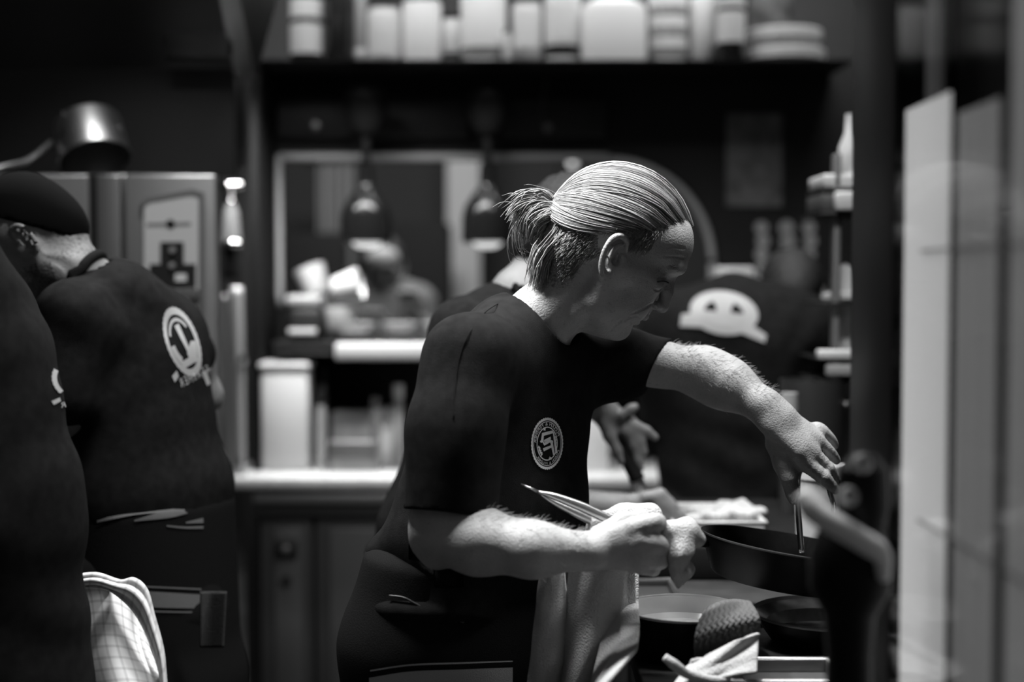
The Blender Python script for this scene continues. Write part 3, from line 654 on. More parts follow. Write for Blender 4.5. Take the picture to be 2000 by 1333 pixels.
# right of the cook: far rack with white containers
t = empty('wall_rack', (X_(1660, 3.0), 3.0, .9), 'narrow rack upright behind the black door frame', 'rack')
boxo('upright', (X_(1627, 3.0), 3.0, .0), (X_(1641, 3.0), 3.03, Z_(300, 3.0)), mat('rack_grey', .16, .5, .5), t)
for y in (416, 590, 700, 742): boxo('shelf', (X_(1600, 3.0), 2.98, Z_(y + 5, 3.0)), (X_(1760, 3.0), 3.2, Z_(y, 3.0)), BLACK, t, .002)
boxo('upright', (X_(1745, 3.0), 3.0, .0), (X_(1759, 3.0), 3.03, Z_(300, 3.0)), mat('rack_grey', .16, .5, .5), t)
RK = 'white containers on the narrow rack'
part_box('storage_tub', (X_(1602, 3.0), 3.0, Z_(414, 3.0)), (X_(1700, 3.0), 3.15, Z_(378, 3.0)), mat('tub_grey', .07, .5), 'dark grey tub on the top shelf of the narrow rack', 'tub')['group'] = RK
part_box('storage_tub', (X_(1632, 2.97), 2.97, Z_(412, 3.0)), (X_(1690, 2.97), 3.0, Z_(376, 3.0)), WHITE, 'pale tub in front of the dark grey tub', 'tub')
part_box('folded_box', (X_(1606, 3.0), 3.0, Z_(366, 3.0)), (X_(1700, 3.0), 3.15, Z_(340, 3.0)), WHITE, 'flat white box lying on the dark grey tub', 'box')
boxo('box_base', (X_(1602, 3.0), 3.0, Z_(377, 3.0)), (X_(1700, 3.0), 3.15, Z_(367, 3.0)), BLACK, None); tag(bpy.data.objects['box_base'], 'thin black lid between flat white box and dark grey tub', 'lid')
c = P(1660, 330, 3.05); c[2] = Z_(339, 3.0); o = lathe('bottle', [(0, 0), (.022, 0), (.024, .01), (.024, .06), (.012, .09), (.01, .13), (0, .13)], c, WHITE, None, 24); tag(o, 'slim white bottle standing on the flat white box', 'bottle')
t = empty('canister', P(1648, 690, 3.0), 'tall white canister with flared lid on the rack', 'canister'); c = P(1650, 585, 3.06); z0 = Z_(699, 3.0)
lathe('body', [(0, 0), (.026, 0), (.03, .12), (0, .12)], (c[0], 3.06, z0), WHITE, t, 28); lathe('lid', [(0, .12), (.05, .124), (.05, .134), (.03, .14), (.02, .19), (0, .2)], (c[0], 3.06, z0), WHITE, t, 28)
part_box('white_tray', (X_(1600, 2.96), 2.96, Z_(703, 2.96)), (X_(1700, 2.96), 2.99, Z_(684, 2.96)), WHITE, 'white tray edge under the tall canister', 'tray'); part_box('grey_tray', (X_(1614, 2.97), 2.96, Z_(735, 2.97)), (X_(1700, 2.97), 2.98, Z_(712, 2.97)), mat('tray_mid', .30, .5), 'grey tray one shelf below the white tray edge', 'tray')
# bits behind the back cook's shoulder
part_box('paper_pack', (X_(1400, 4.1), 4.1, Z_(561, 4.1)), (X_(1474, 4.1), 4.18, Z_(522, 4.1)), WHITE, 'bright white paper pack above the back cook\'s shoulder', 'packet', .008)
part_box('paper_pack', (X_(1476, 4.1), 4.1, Z_(561, 4.1)), (X_(1506, 4.1), 4.18, Z_(541, 4.1)), mat('pack_pale', .40, .6), 'small pale pack right of the bright white pack', 'packet', .006)
part_box('side_shelf', (X_(1380, 4.1), 4.08, Z_(575, 4.1)), (X_(1640, 4.1), 4.44, Z_(562, 4.1)), BLACK, 'black shelf holding the paper packs by the poster', 'shelf')

# ---------------------------------------------------------------- main cook
def Q(px, py, w=0.): return P(px, py, D0 - w)      # w metres nearer than the cook's mid-plane
R = lambda px, w=0.: px * (D0 - w) / FPX
root = empty('person', Q(930, 1300) * np.array((1, 1, 0)), 'man with fair hair in a ponytail and black T-shirt, leaning over the stove', 'person')
COOK = root
H = HeadFrame(P(HC[0], HC[1], D0), (.829, 0, -.559), (.559, 0, .829), (0, -1, 0))
Lt = np.array((.6, .8, 0)); Ft = np.array((.8, -.6, 0)); Ut = np.array((0, 0, 1.))
body = Sdf(); build_head(body, H)
# neck, with cords
body.chain([(H(1130, 553, 0), R(68)), (H(1050, 630, 0), R(65)), (H(985, 692, 0), R(80))], .02)
for w in (-1, 1): body.cap(H(1165, 560, 66 * w), H(1090, 655, 34 * w), R(15), R(15), .012)
body.cap(H(1128, 604, 52), H(1090, 650, 46), R(7), R(6), .010)
# torso core under the clothes
body.ell(Q(985, 790), (.15, .09, .10), (Lt, Ft, Ut), .05, b=Q(945, 1060), r2=(.13, .085, .08))
body.chain([(Q(930, 715, .13), .05), (Q(1000, 705, 0), .05), (Q(1140, 735, -.12), .04)], .03)
# far arm: upper arm, elbow, forearm, wrist
wf = -.11
body.chain([(Q(1165, 712, -.12), R(44)), (Q(1290, 712, wf), R(43)), (Q(1372, 727, wf + .01), R(48)), (Q(1425, 752, wf + .03), R(47)), (Q(1492, 794, wf + .06), R(34))], .02)
body.ell(Q(1400, 742, wf + .015), (R(40), R(58), R(50)), ((0, 1, 0), (.75, 0, -.65), (.65, 0, .75)), .02)
# far hand
hw = wf + .07
def HQ(x, y, z=0): return Q(x, y, hw + z)
body.chain([(HQ(1492, 794), R(34)), (HQ(1520, 818, .0), R(35))], .015)
hb_ = (nrm(np.array((.42, -.7, .6))), nrm(np.array((.82, 0, -.57))), np.cross(nrm(np.array((.82, 0, -.57))), nrm(np.array((.42, -.7, .6)))))
body.ell(HQ(1516, 822, .004), (R(27), R(40), R(46)), hb_, .014, b=HQ(1566, 860, .008), r2=(R(23), R(36), R(52)))
fing = [[(1562, 896, .018, 17), (1582, 912, .022, 15.5), (1609, 934, .020, 13.5), (1632, 957, .008, 9.5)],
        [(1574, 878, .012, 16), (1594, 893, .014, 14.5), (1618, 917, .010, 12.5), (1634, 939, -.004, 9.5)],
        [(1586, 856, -.004, 15), (1604, 868, -.002, 13), (1622, 885, -.006, 11), (1634, 900, -.018, 8.5)],
        [(1594, 838, -.020, 13), (1612, 848, -.020, 11), (1624, 860, -.024, 9.5), (1631, 871, -.032, 7.5)]]
for fg in fing: q8 = [(HQ(a, b, c), R(r)) for a, b, c, r in spline(fg, 9)]; body.chain(q8[:3], .010); body.chain(q8[2:], .0024)
for (x, y, z) in ((1609, 934, .024), (1618, 917, .014)): body.ell(HQ(x, y, z), (R(12), R(11), R(11)), None, .006)
body.chain([(HQ(1514, 868, .002), R(20)), (HQ(1530, 908, .016), R(16)), (HQ(1541, 936, .022), R(13)), (HQ(1548, 963, .022), R(10.5)), (HQ(1550, 979, .02), R(8))], .014)
body.ell(HQ(1545, 972, .031), (R(5.5), R(3), R(9)), None, .002)

# near arm
wn = .20
body.chain([(Q(915, 705, .14), R(52)), (Q(885, 860, .18), R(60)), (Q(862, 1012, wn), R(50))], .02)
body.chain([(Q(862, 1040, wn), R(54)), (Q(935, 1058, wn + .03), R(54)), (Q(1040, 1074, wn + .05), R(44)), (Q(1150, 1078, wn + .04), R(33))], .025)
body.ell(Q(905, 1042, wn + .015), (R(55), R(75), R(48)), ((0, 1, 0), (1, 0, -.18), (.18, 0, 1)), .02)
body.cap(Q(838, 1062, wn - .005), Q(852, 1085, wn), R(26), R(24), .02)
hn = wn + .03
def NQ(x, y, z=0): return Q(x, y, hn + z)
body.ell(NQ(1158, 1077), (R(24), R(46), R(33)), ((0, 1, 0), (1, 0, .12), (-.12, 0, 1)), .012, b=NQ(1240, 1064, .006), r2=(R(23), R(36), R(48)))
fing = [[(1243, 1032, .010, 17), (1279, 1022, .004, 17), (1282, 1026, -.032, 14), (1252, 1038, -.046, 12)],
        [(1252, 1058, .014, 17), (1288, 1066, .006, 16.5), (1290, 1072, -.036, 14), (1258, 1070, -.052, 12)],
        [(1250, 1083, .010, 16), (1286, 1094, .000, 15), (1286, 1098, -.036, 13), (1256, 1092, -.048, 11)],
        [(1240, 1100, .002, 14), (1272, 1111, -.008, 13), (1274, 1112, -.036, 11), (1250, 1106, -.046, 10)]]
for fg in fing: q8 = [(NQ(a, b, c), R(r)) for a, b, c, r in spline(fg, 8)]; body.chain(q8[:3], .008); body.chain(q8[2:], .003)
body.chain([(NQ(1170, 1048, -.02), R(20)), (NQ(1215, 1020, -.045), R(16)), (NQ(1252, 1012, -.058), R(13)), (NQ(1272, 1018, -.06), R(10))], .008)

def hair_mask(X):
    x, y, w = H.inv(X)
    # short-cut sides: behind and above the ear, down to the nape
    side = np.clip((505 + (x - 1150) * -.02 - y) / 25 + .5, 0, 1) * (x < 1262) * (x > 1010)
    nape = np.clip((1165 - (y - 470) * .62 - x) / 22 + .5, 0, 1) * np.clip((562 - (x - 1050) * .05 - y) / 14 + .5, 0, 1) * (x > 1000)
    burn = np.clip((545 - y) / 20, 0, 1) * ((x > 1208) & (x < 1240)) * .0
    temple = np.clip((1305 - x - np.clip(y - 440, -200, 90) * .9) / 30 + .5, 0, 1) * (y < 492)
    m = np.maximum(np.maximum(nape, temple * (y < 500)), side * (x < 1190))
    brow = np.exp(-((y - 528 + (x - 1310) * .1) / 6) ** 2) * (x > 1286) * (np.abs(w) > 12) * (np.abs(w) < 62) * .55
    ear = (np.abs(w) > 97) & (np.abs(x - 1193) < 30) & (y > 455)
    return np.where(ear, 0, np.maximum(m, brow)) * (y < 590)
hc = H(1215, 500); hd = [HQ(1575, 880), NQ(1245, 1065)]
def fine(V): return (np.linalg.norm(V - hc, axis=1) < .165) | (np.linalg.norm(V - hd[0], axis=1) < .095) | (np.linalg.norm(V - hd[1], axis=1) < .08)
mir = lambda X: X - 2 * ((X - H.o) @ H.L)[:, None] * H.L
creases = [(((1274, 594), (1262, 601), (1248, 608), (1230, 616), (1214, 626), (1201, 637), (1192, 648)), .0026), (((1251, 622), (1241, 618), (1228, 622), (1218, 628)), .0020),
           (((1286, 546), (1294, 543.5), (1304, 543.5)), .0018), (((1279, 566), (1287, 568), (1294, 564)), .0018), (((1305, 484), (1320, 483), (1338, 486)), .0016), (((1298, 502), (1318, 502), (1337, 505)), .0016),
           (((1284, 588), (1277, 595), (1281, 603)), .0020), (((1232, 634), (1222, 642), (1214, 654)), .0016)]
lines = [(body.cast(*spline(c, 14).T, 1.3, 3, .0009)[0], r) for c, r in creases]
lash = body.cast(*spline([(1283, 551), (1292, 550), (1300, 551), (1306, 553)], 14).T, 1.3, 3, .0004)[0]
browp = body.cast(*spline([(1282, 530), (1300, 524), (1318, 524), (1330, 530)], 24).T, 1.3, 3, .0002)[0]
for X, r in lines:
    for Y in (X, mir(X)): body.chain([(p, r) for p in Y], .0016, 'sub')
fc = H(1262, 580, 20); BODY = sdfo('body', body, .004, SKIN, root, [fine, lambda V: (np.linalg.norm(V - fc, axis=1) < .082) | (np.linalg.norm(V - H(1192, 502, 110), axis=1) < .04)], hair_mask); tag(BODY, 'bare skin of the head and arms')

# hair: combed back strands to the tie, ponytail, undercut stubble
TIE = H(1096, 408, 0); top = Sdf(); build_head(top, H, False); CC = H(1205, 462, 0)
def onhead(Dv, lift):
    X = np.repeat(CC[None], len(Dv), 0); t = np.full(len(Dv), .04)
    for _ in range(25): t = t - top.full(CC + Dv * t[:, None]) * .9
    return CC + Dv * (t + lift)[:, None]
paths, shade = [], []; NS = 1500; tt = np.linspace(0, 1, 15)
T0 = nrm(TIE - CC)
ss = np.concatenate([rng.uniform(-1, 1, NS)])
dirs, lifts = [], []
for s_ in ss:
    a = abs(s_); w = math.copysign(1, s_)
    hl = spline([(1354, 442, 0), (1340, 430, 40), (1308, 436, 74), (1272, 447, 94), (1215, 452, 105), (1165, 452, 98)], 60)
    i = min(59, int(a ** .9 * 59.9)); p = hl[i] + rng.normal(0, 3, 3) * (.3 + a)
    back = rng.uniform(0, .75) ** 1.4 if rng.random() < .55 else 0
    S0 = nrm(H(p[0], p[1], p[2] * w) - CC)
    ang = math.acos(np.clip(S0 @ T0, -1, 1)); t = back + (1 - back) * tt
    T1 = nrm(T0 + rng.normal(0, .045, 3)); ang = math.acos(np.clip(S0 @ T1, -1, 1))
    d = (np.sin((1 - t) * ang)[:, None] * S0 + np.sin(t * ang)[:, None] * T1) / math.sin(ang)
    d = d + np.sin(t * math.pi)[:, None] * np.array((0, 0, -.16 * a)) * 1; d /= np.linalg.norm(d, axis=1)[:, None]
    clump = math.sin(s_ * 55) * .5 + math.sin(s_ * 23 + 1) * .5
    lf = (.0015 + .006 * np.clip(t / .15, 0, 1) + rng.uniform(-.0018, .0015) + .0016 * clump) * np.ones(15)
    dirs.append(d); lifts.append(lf); shade.append(np.clip(.5 + .28 * clump + rng.normal(0, .2), 0, 1))
allp = onhead(np.concatenate(dirs), np.concatenate(lifts)).reshape(NS, 15, 3)
for p in allp: paths.append((p, np.r_[.0004, np.full(13, .00085), .0006]))
def tail(c, n, sp0, sp1, r=.0008, wave=.0):
    c = np.array([H(*q) for q in c])
    for _ in range(n):
        j = np.linspace(sp0, sp1, len(c))[:, None] * rng.normal(0, 1, (1, 3)) + rng.normal(0, sp1 * .25, c.shape) * np.linspace(0, 1, len(c))[:, None]
        q = spline(c + j, 14); 
        paths.append((q, np.r_[np.full(11, r), r * .7, r * .5, r * .25])); shade.append(np.clip(rng.normal(.55, .25), 0, 1))
tail([(1100, 406, 0), (1078, 402, 8), (1052, 388, 18), (1022, 396, 22), (1004, 418, 20)], 130, .0035, .008)
tail([(1100, 408, 0), (1076, 408, 14), (1048, 412, 28), (1030, 432, 30), (1022, 462, 22)], 110, .0035, .007)
tail([(1098, 410, 0), (1076, 418, 10), (1060, 440, 24), (1040, 456, 22), (1028, 448, 14)], 80, .0035, .006)
tail([(1096, 412, 10), (1084, 424, 34), (1066, 424, 40), (1042, 440, 40), (1036, 462, 34)], 70, .003, .005)
tail([(1098, 412, 16), (1094, 428, 50), (1096, 452, 60), (1080, 478, 62), (1062, 502, 58), (1054, 528, 52), (1050, 556, 48)], 150, .003, .006)
tail([(1092, 416, -6), (1076, 446, 6), (1066, 476, 30), (1056, 506, 44), (1050, 540, 44)], 130, .004, .008)
tail([(1098, 410, 0), (1070, 404, 8), (1034, 410, 14), (1012, 450, 14), (1014, 490, 10), (1030, 500, 6)], 16, .006, .012, .0004)
tail([(1098, 410, 0), (1060, 396, 8), (1020, 392, 10), (996, 402, 12)], 14, .006, .012, .0004)
hair = strands('hair', paths, HAIR, root, shade); tag(hair, 'fair hair combed back into a ponytail')
# stubble of the undercut
ps, sh = [], []; cand = []
for _ in range(5200):
    x = rng.uniform(1045, 1290); y = rng.uniform(440, 560); w = 1 if rng.random() < .8 else -1
    cand.append(nrm(H(x, y, 100 * w) - H(1190, 480, 0)))
cand = np.array(cand); C2 = H(1190, 485, 0)
t = np.full(len(cand), .05)
for _ in range(25): t = t - body.ev(C2 + cand * t[:, None]) * .8
X = C2 + cand * t[:, None]; ok = (hair_mask(X) > .55) & (np.abs(body.ev(X)) < .001); X = X[ok]; G = body.grad(X); G /= np.linalg.norm(G, axis=1)[:, None]
fl = nrm(H(1100, 520) - H(1200, 440))
for x, g in zip(X, G):
    d = nrm(fl + g * .55 + rng.normal(0, .22, 3)); l = rng.uniform(.006, .013)
    ps.append((np.array([x - g * .001, x + d * l * .5, x + d * l + np.array((0, 0, -.001))]), np.array((.0006, .0005, .0002)))); sh.append(np.clip(rng.normal(.5, .25), 0, 1))
tag(strands('short_hair', ps, HAIR, root, sh, 3), 'short clipped hair around the ear and nape')
# tie
v, f = [], []; ring = []
ax = nrm(H(1072, 404, 6) - H(1104, 410, 0)); a1 = nrm(np.cross(ax, (0, 1, 0))); a2 = np.cross(ax, a1)
for off in (-.004, .0, .004, .008):
    c = H(1088, 407, 4) + ax * off; ring.append((np.array([c + (.0125 + .001 * math.sin(9 * q)) * (a1 * math.cos(q) + a2 * math.sin(q)) for q in np.linspace(0, 2 * math.pi, 25)]), .0024))
vv, ff = tubes(ring, 6); pyd('hair_tie', vv, ff, MATTE, root)
# lashes and eyebrow hairs
vv, ff = tubes([(lash, np.r_[.0006, np.full(12, .0011), .0005]), (mir(lash), .0009)], 5); tag(pyd('eyelashes', vv, ff, EYED, root), 'dark lash line of the lowered eyes')
ps, sh = [], []
for Y, sg in ((browp, 1), (mir(browp), -1)):
    for _ in range(170):
        p = Y[rng.integers(0, 24)] + rng.normal(0, .0016, 3); d = nrm(H(1285, 512) - H(1325, 528) + rng.normal(0, .006, 3)); ps.append((p, d))
bx = body.proj(np.array([p for p, d in ps]), 4); pt = [(np.array([x, x + d * .004 + np.array((0, -.0006, 0)), x + d * .007]), np.array((.0005, .00045, .0002))) for x, (p, d) in zip(bx, ps)]
tag(strands('eyebrows', pt, HAIR, root, rng.uniform(.2, .8, len(pt)), 3), 'fair eyebrows')
# fuzz on the arms
ps = []
for A, B, n, side in (((Q(1290, 670, wf), Q(1510, 770, wf + .05)), .05, 420, 1), ((Q(930, 1000, wn + .02), Q(1150, 1046, hn)), .05, 380, 1)):
    for _ in range(n):
        u = rng.random(); p = A[0] * (1 - u) + A[1] * u + np.array((0, rng.normal(-.01, .03), rng.normal(.0, .012)))
        ps.append(p)
X = body.proj(np.array(ps), 8); ok = (np.abs(body.ev(X)) < .001) & ~((X[:, 0] < Q(1312, 700, wf)[0]) & (X[:, 2] > 1.33)); X = X[ok]; G = body.grad(X); G /= np.linalg.norm(G, axis=1)[:, None]
pt = []
for x, g in zip(X, G):
    d = nrm(g * .55 + np.array((.75, 0, -.1)) + rng.normal(0, .25, 3)); l = rng.uniform(.006, .014); pt.append((np.array([x, x + d * l * .6, x + d * l - np.array((0, 0, .001))]), np.array((.00022, .0002, .0001))))
vv, ff = tubes(pt, 3, False); tag(pyd('arm_hair', vv, ff, FUZZ, root), kind='stuff')

# T-shirt
sh_ = Sdf()
sh_.ell(Q(990, 800), (.170, .100, .12), (Lt, Ft, Ut), .05, b=Q(962, 1000), r2=(.168, .115, .10))
sh_.ell(Q(962, 1000), (.168, .115, .10), (Lt, Ft, Ut), .04, b=Q(908, 1150), r2=(.190, .134, .05))
sh_.chain([(Q(920, 705, .14), R(80)), (Q(1005, 676, 0), R(88)), (Q(1150, 716, -.12), R(68))], .05)
sh_.chain([(Q(915, 705, .15), R(80)), (Q(892, 850, .185), R(82)), (Q(880, 995, .20), R(84))], .03)
sh_.chain([(Q(1160, 715, -.12), R(70)), (Q(1225, 708, -.115), R(62)), (Q(1305, 712, wf), R(53))], .03)
sh_.cap(Q(742, 1080, .06), Q(820, 1090, .10), R(22), R(34), .05)
hollow(sh_, Q(885, 900, .19), Q(876, 1010, .20), R(66), R(67), Q(878, 1008, .2) - Q(892, 860, .185), Q(880, 1003, .2))
hollow(sh_, Q(1225, 708, -.115), Q(1290, 712, wf), R(10), R(10), np.array((.86, -.25, -.45)), Q(1284, 714, wf), -1, R(75))
na = nrm(H(1050, 630, 0) - H(985, 692, 0))
sh_.cap(H(1006, 668, 0), H(1100, 578, 0), R(78), R(80), .006, 'sub')
def wr(X, d):
    x, y, z = X[:, 0], X[:, 1], X[:, 2]
    n = np.sin(38 * x + 30 * z + 3 * np.sin(11 * z + 4 * y)) * np.sin(9 * x - 14 * z + 2) * .6 + np.sin(60 * z - 25 * x + 4 * np.sin(14 * x)) * .35 * np.sin(12 * x + 7 * z)
    return d - .0042 * n
sh_.fn(wr)
SH = sdfo('t_shirt', sh_, .0045, SHIRT, root); tag(SH, 'black crew neck T-shirt')
ck = [H(1040 + math.cos(q) * 66 - 10 * math.sin(q), 632 + math.cos(q) * 43 + 14 * math.sin(q), math.sin(q) * 80) for q in np.linspace(0, 2 * math.pi, 49)]
ck = np.array(ck); vv, ff = tubes([(ck, .0052), (ck - na * .007, .005), (ck - na * .013, .0045)], 8); pyd('collar', vv, ff, SHIRT, root)

X, ok = sh_.cast(*np.array(((972, 594), (946, 612), (920, 646), (902, 684), (893, 722), (888, 770), (886, 820)), float).T, off=.0004); tube('seam', spline(X, 30), .0009, SHIRT, root, 5)
# chest emblem: rings, monogram, mirrored lettering, laid on the shirt
def lay(name, polys, sdf, fx, m, parent, d0=1.3, d1=3, off=.0012, thr=.04):
    """polys: list of (verts2d, faces); fx maps 2d to the picture, then down onto the cloth"""
    V, F, o = [], [], 0
    for v, f in polys: V.append(np.asarray(v, float)); F += [tuple(i + o for i in q) for q in f]; o += len(v)
    V = np.concatenate(V); px, py = fx(V[:, 0], V[:, 1]); X, ok = sdf.cast(px, py, d0, d1, off)
    F = [q for q in F if all(ok[i] for i in q) and max(np.linalg.norm(X[q[0]] - X[i]) for i in q) < thr]
    return pyd(name, X, F, m, parent)
def ring2(r0, r1, n=72, a0=0, a1=2 * math.pi, cx=0, cy=0, jag=0):
    a = np.linspace(a0, a1, n + 1); rr = r1 + jag * (np.arange(n + 1) % 2); v = np.r_[np.c_[cx + r0 * np.cos(a), cy + r0 * np.sin(a)], np.c_[cx + rr * np.cos(a), cy + rr * np.sin(a)]]
    return v, [(i, i + 1, i + n + 2, i + n + 1) for i in range(n)]
def poly2(pts, n=6):
    """a quad strip polygon: list of quads each subdivided"""
    V, F = [], []
    for q in pts:
        q = np.array(q, float); o = len(V)
        for j in range(n + 1):
            for i in range(3): u, v = i / 2, j / n; V.append((q[0] * (1 - u) + q[1] * u) * (1 - v) + (q[3] * (1 - u) + q[2] * u) * v)
        for j in range(n):
            for i in range(2): a = o + j * 3 + i; F.append((a, a + 1, a + 4, a + 3))
    return np.array(V), F
def glyph(ch, size):
    cu = bpy.data.curves.new('g', 'FONT'); cu.body = ch; cu.align_x = 'CENTER'; cu.size = size; cu.resolution_u = 3
    ob = bpy.data.objects.new('g', cu); COL.objects.link(ob); me = bpy.data.meshes.new_from_object(ob)
    v = np.array([x.co[:2] for x in me.vertices]).reshape(-1, 2); f = [tuple(p.vertices) for p in me.polygons]
    bpy.data.objects.remove(ob); bpy.data.curves.remove(cu); bpy.data.meshes.remove(me); return v, f
def arc_text(txt, r, size, a0, a1, flip=False, thick=1.25):
    """lettering on an arc from angle a0 to a1, drawn mirrored as in the photograph"""
    out = []
    for i, ch in enumerate(txt):
        if ch == ' ': continue
        v, f = glyph(ch, size)
        if not len(v): continue
        v = v * np.array((thick, 1)); a = a0 + (a1 - a0) * i / (len(txt) - 1); v = v * np.array((-1, 1)); v[:, 1] -= size * .35
        up = np.array((math.cos(a), math.sin(a))) * (-1 if flip else 1); rt = np.array((up[1], -up[0])); c = np.array((math.cos(a), math.sin(a))) * r
        out.append((c + v[:, :1] * rt + v[:, 1:] * up, f))
    return out
def pxf(cx, cy, ax, bx, ay, by): return lambda u, v: (cx + ax * u + bx * v, cy + ay * u + by * v)
fe = pxf(1067.5, 867, 30.5, 2.6, 3, -50)
dg = math.radians
polys = [ring2(.91, 1.0, 90, jag=.03), ring2(.62, .665, 72)]
polys += arc_text('PLOUGH & FEATHER', .775, .19, dg(30), dg(176)) + arc_text('PIGEON & FILCHER', .775, .14, dg(-18), dg(-132), True)
polys.append(ring2(.845, .87, 90))
# monogram strokes in picture pixels
mono = [[(1058, 833 + 13), (1077, 841 - .5), (1080, 849), (1059, 857)]]
mpx = [[(1057.5, 846), (1078, 841), (1078.6, 846.8), (1061, 851.5)], [(1078, 841), (1081.2, 846), (1087.8, 885), (1083.6, 886.8)], [(1057.5, 846), (1061, 851.5), (1060.2, 862), (1055.6, 860)],
       [(1055.6, 860), (1060.2, 862), (1064, 868), (1062, 871)], [(1062, 871), (1073, 864.5), (1072.4, 859), (1063, 864)], [(1072, 858.5), (1078.6, 861), (1079.2, 865), (1073, 865)],
       [(1061, 860), (1074.5, 853), (1075, 858.3), (1062, 864)], [(1059, 876), (1075, 870), (1076, 874.5), (1061, 882)], [(1073.5, 864), (1078, 862), (1082.5, 888), (1079, 889.5)],
       [(1053.5, 862), (1057, 859), (1058, 864), (1055.5, 866)]]
inv = np.linalg.inv(np.array(((30.5, 2.6), (3, -50))))
polys.append(poly2([[tuple(inv @ (np.array(p) - (1067.5, 867))) for p in q] for q in mpx], 4))
for cx, cy, rr in ((-.22, .56, .11), (.24, -.56, .11)): polys.append((np.array([(cx, cy)] + [(cx + rr * (1 if i % 2 else .5) * math.cos(i * .628), cy + rr * .8 * (1 if i % 2 else .5) * math.sin(i * .628)) for i in range(10)]), [(0, 1 + i, 1 + (i + 1) % 10) for i in range(10)]))
for sx, a in ((1, dg(28)), (-1, dg(195))):
    for k in range(7): b = a - k * .11 * sx; c = .58 - .03 * (k % 2); polys.append((np.array([(c * math.cos(b), c * math.sin(b)), ((c + .06) * math.cos(b + .09), (c + .06) * math.sin(b + .09)), ((c - .12) * math.cos(b + .12), (c - .12) * math.sin(b + .12)), ((c - .03) * math.cos(b - .08), (c - .03) * math.sin(b - .08))]), [(0, 1, 2), (0, 2, 3)]))
tag(lay('chest_emblem', polys, sh_, fe, PRINTC, root), 'white round emblem with mirrored lettering on the chest')

# apron below the waist
ap = Sdf(); ap.ell(Q(905, 1090), (.180, .126, .06), (Lt, Ft, Ut), .04, b=Q(885, 1240), r2=(.187, .130, .1)); ap.ell(Q(885, 1240), (.187, .13, .1), (Lt, Ft, Ut), .04, b=Q(890, 1700), r2=(.20, .14, .02))
ap.fn(lambda X, d: d - .003 * np.sin(30 * X[:, 0] + 12 * X[:, 1] + 3 * np.sin(5 * X[:, 2])))
tag(sdfo('apron', ap, .008, APRON, root), 'black waist apron with pale stripes')
def band(name, top, bot, sdf, m, parent, n=40, off=.0015, d0=1.3, d1=4):
    t = spline(top, n); b = spline(bot, n); g = np.stack([t, (t + b) / 2, b], 1).reshape(-1, 2)
    X, ok = sdf.cast(g[:, 0], g[:, 1], d0, d1, off); F = [(a, a + 3, a + 4, a + 1) for i in range(n - 1) for a in (i * 3, i * 3 + 1)]
    F = [q for q in F if all(ok[i] for i in q) and max(np.linalg.norm(X[q[0]] - X[i]) for i in q) < .06]
    return pyd(name, X, F, m, parent)
band('stripe', [(724, 1309), (800, 1298), (900, 1294), (1000, 1291)], [(724, 1312), (800, 1301), (900, 1297), (1000, 1293)], ap, STRIPE, root)
band('stripe', [(722, 1324), (800, 1312), (900, 1308), (1000, 1304)], [(722, 1380), (800, 1372), (900, 1368), (1000, 1364)], ap, STRIPE, root)
X, ok = ap.cast(*np.array([(762, 1164), (790, 1168), (820, 1184), (860, 1203), (905, 1216)]).T, off=.003); tube('apron_string', spline(X, 40), .0016, mat('apron_string', .05, .4), root, 6)
walk_legs(root, Q(890, 1380) * 1., 0, [(P(850, 1300, 1.95)[0], 1.98, 0), (P(960, 1300, 2.2)[0], 2.22, 0)], MATTE)

# ---------------------------------------------------------------- stove bench and what is on it
ZB = .92
t = empty('stove_bench', (.36, 2.4, 0), 'dark steel cooking bench in front of the cooks', 'bench')
TOP = mat('scratched_steel', .050, .40, .3, .35, 14, .15, 90)
boxo('worktop', (.172, 1.72, ZB - .03), (.66, 3.06, ZB), TOP, t, .004); boxo('worktop_end', (.135, 1.25, ZB - .03), (.39, 1.718, ZB), TOP, t, .004)
boxo('carcass', (.16, 1.30, .12), (.385, 1.70, ZB - .03), BLACK, t); boxo('carcass', (.19, 1.74, .12), (.64, 3.04, ZB - .03), BLACK, t)
for x, y in ((.18, 1.34), (.35, 1.34), (.22, 3.0), (.6, 3.0), (.6, 1.8)): boxo('leg', (x - .02, y - .02, 0), (x + .02, y + .02, .12), STEELD, t)
boxo('raised_block', (.172, 2.50, ZB), (.66, 3.06, .98), MATTE, t, .004)
IRON = mat('black_iron', .006, .38, 0, .4, 30, .12, 60, .14); RIM_GLINT = mat('painted_rim_glint', .40, .3, .2)  # pale rim colour stands in for light reflected along the pan edge
CREAM = mat('pale_ceramic', .46, .14, 0, .06, 18, 0, 60, .5, coat=.5)
# small pot with pale inside
c = P(1334, 1187, 2.0); t = empty('ceramic_pan', (c[0], c[1], ZB), 'black pan with pale glossy inside, nearest on the bench', 'pan'); r = M_(121, 2.0); h = c[2] - ZB; b = (c[0], c[1], ZB)
lathe('outside', [(0, .001), (r * .82, .001), (r * .88, .006), (r * .975, h * .7), (r * .99, h - .001), (r * .985, h - .001)], b, IRON, t, 64)
lathe('inside', [(r * .985, h), (r * .96, h - .004), (r * .92, h * .62), (r * .84, h * .52), (r * .6, h * .50), (0, h * .50)], b, CREAM, t, 64)
lathe('rim', [(r * .975, h - .0008), (r * .985, h + .0010), (r * .995, h), (r * .99, h - .003)], b, mat('pale_rim', .45, .3), t, 64)
hd = np.array((-.55, .8, 0)); p0 = np.array(b) + hd * (r + .004) + (0, 0, h * .6); tube('handle', [p0, p0 + hd * .05 + (0, 0, .012), p0 + hd * .12 + (0, 0, .02)], .010, IRON, t, 12)
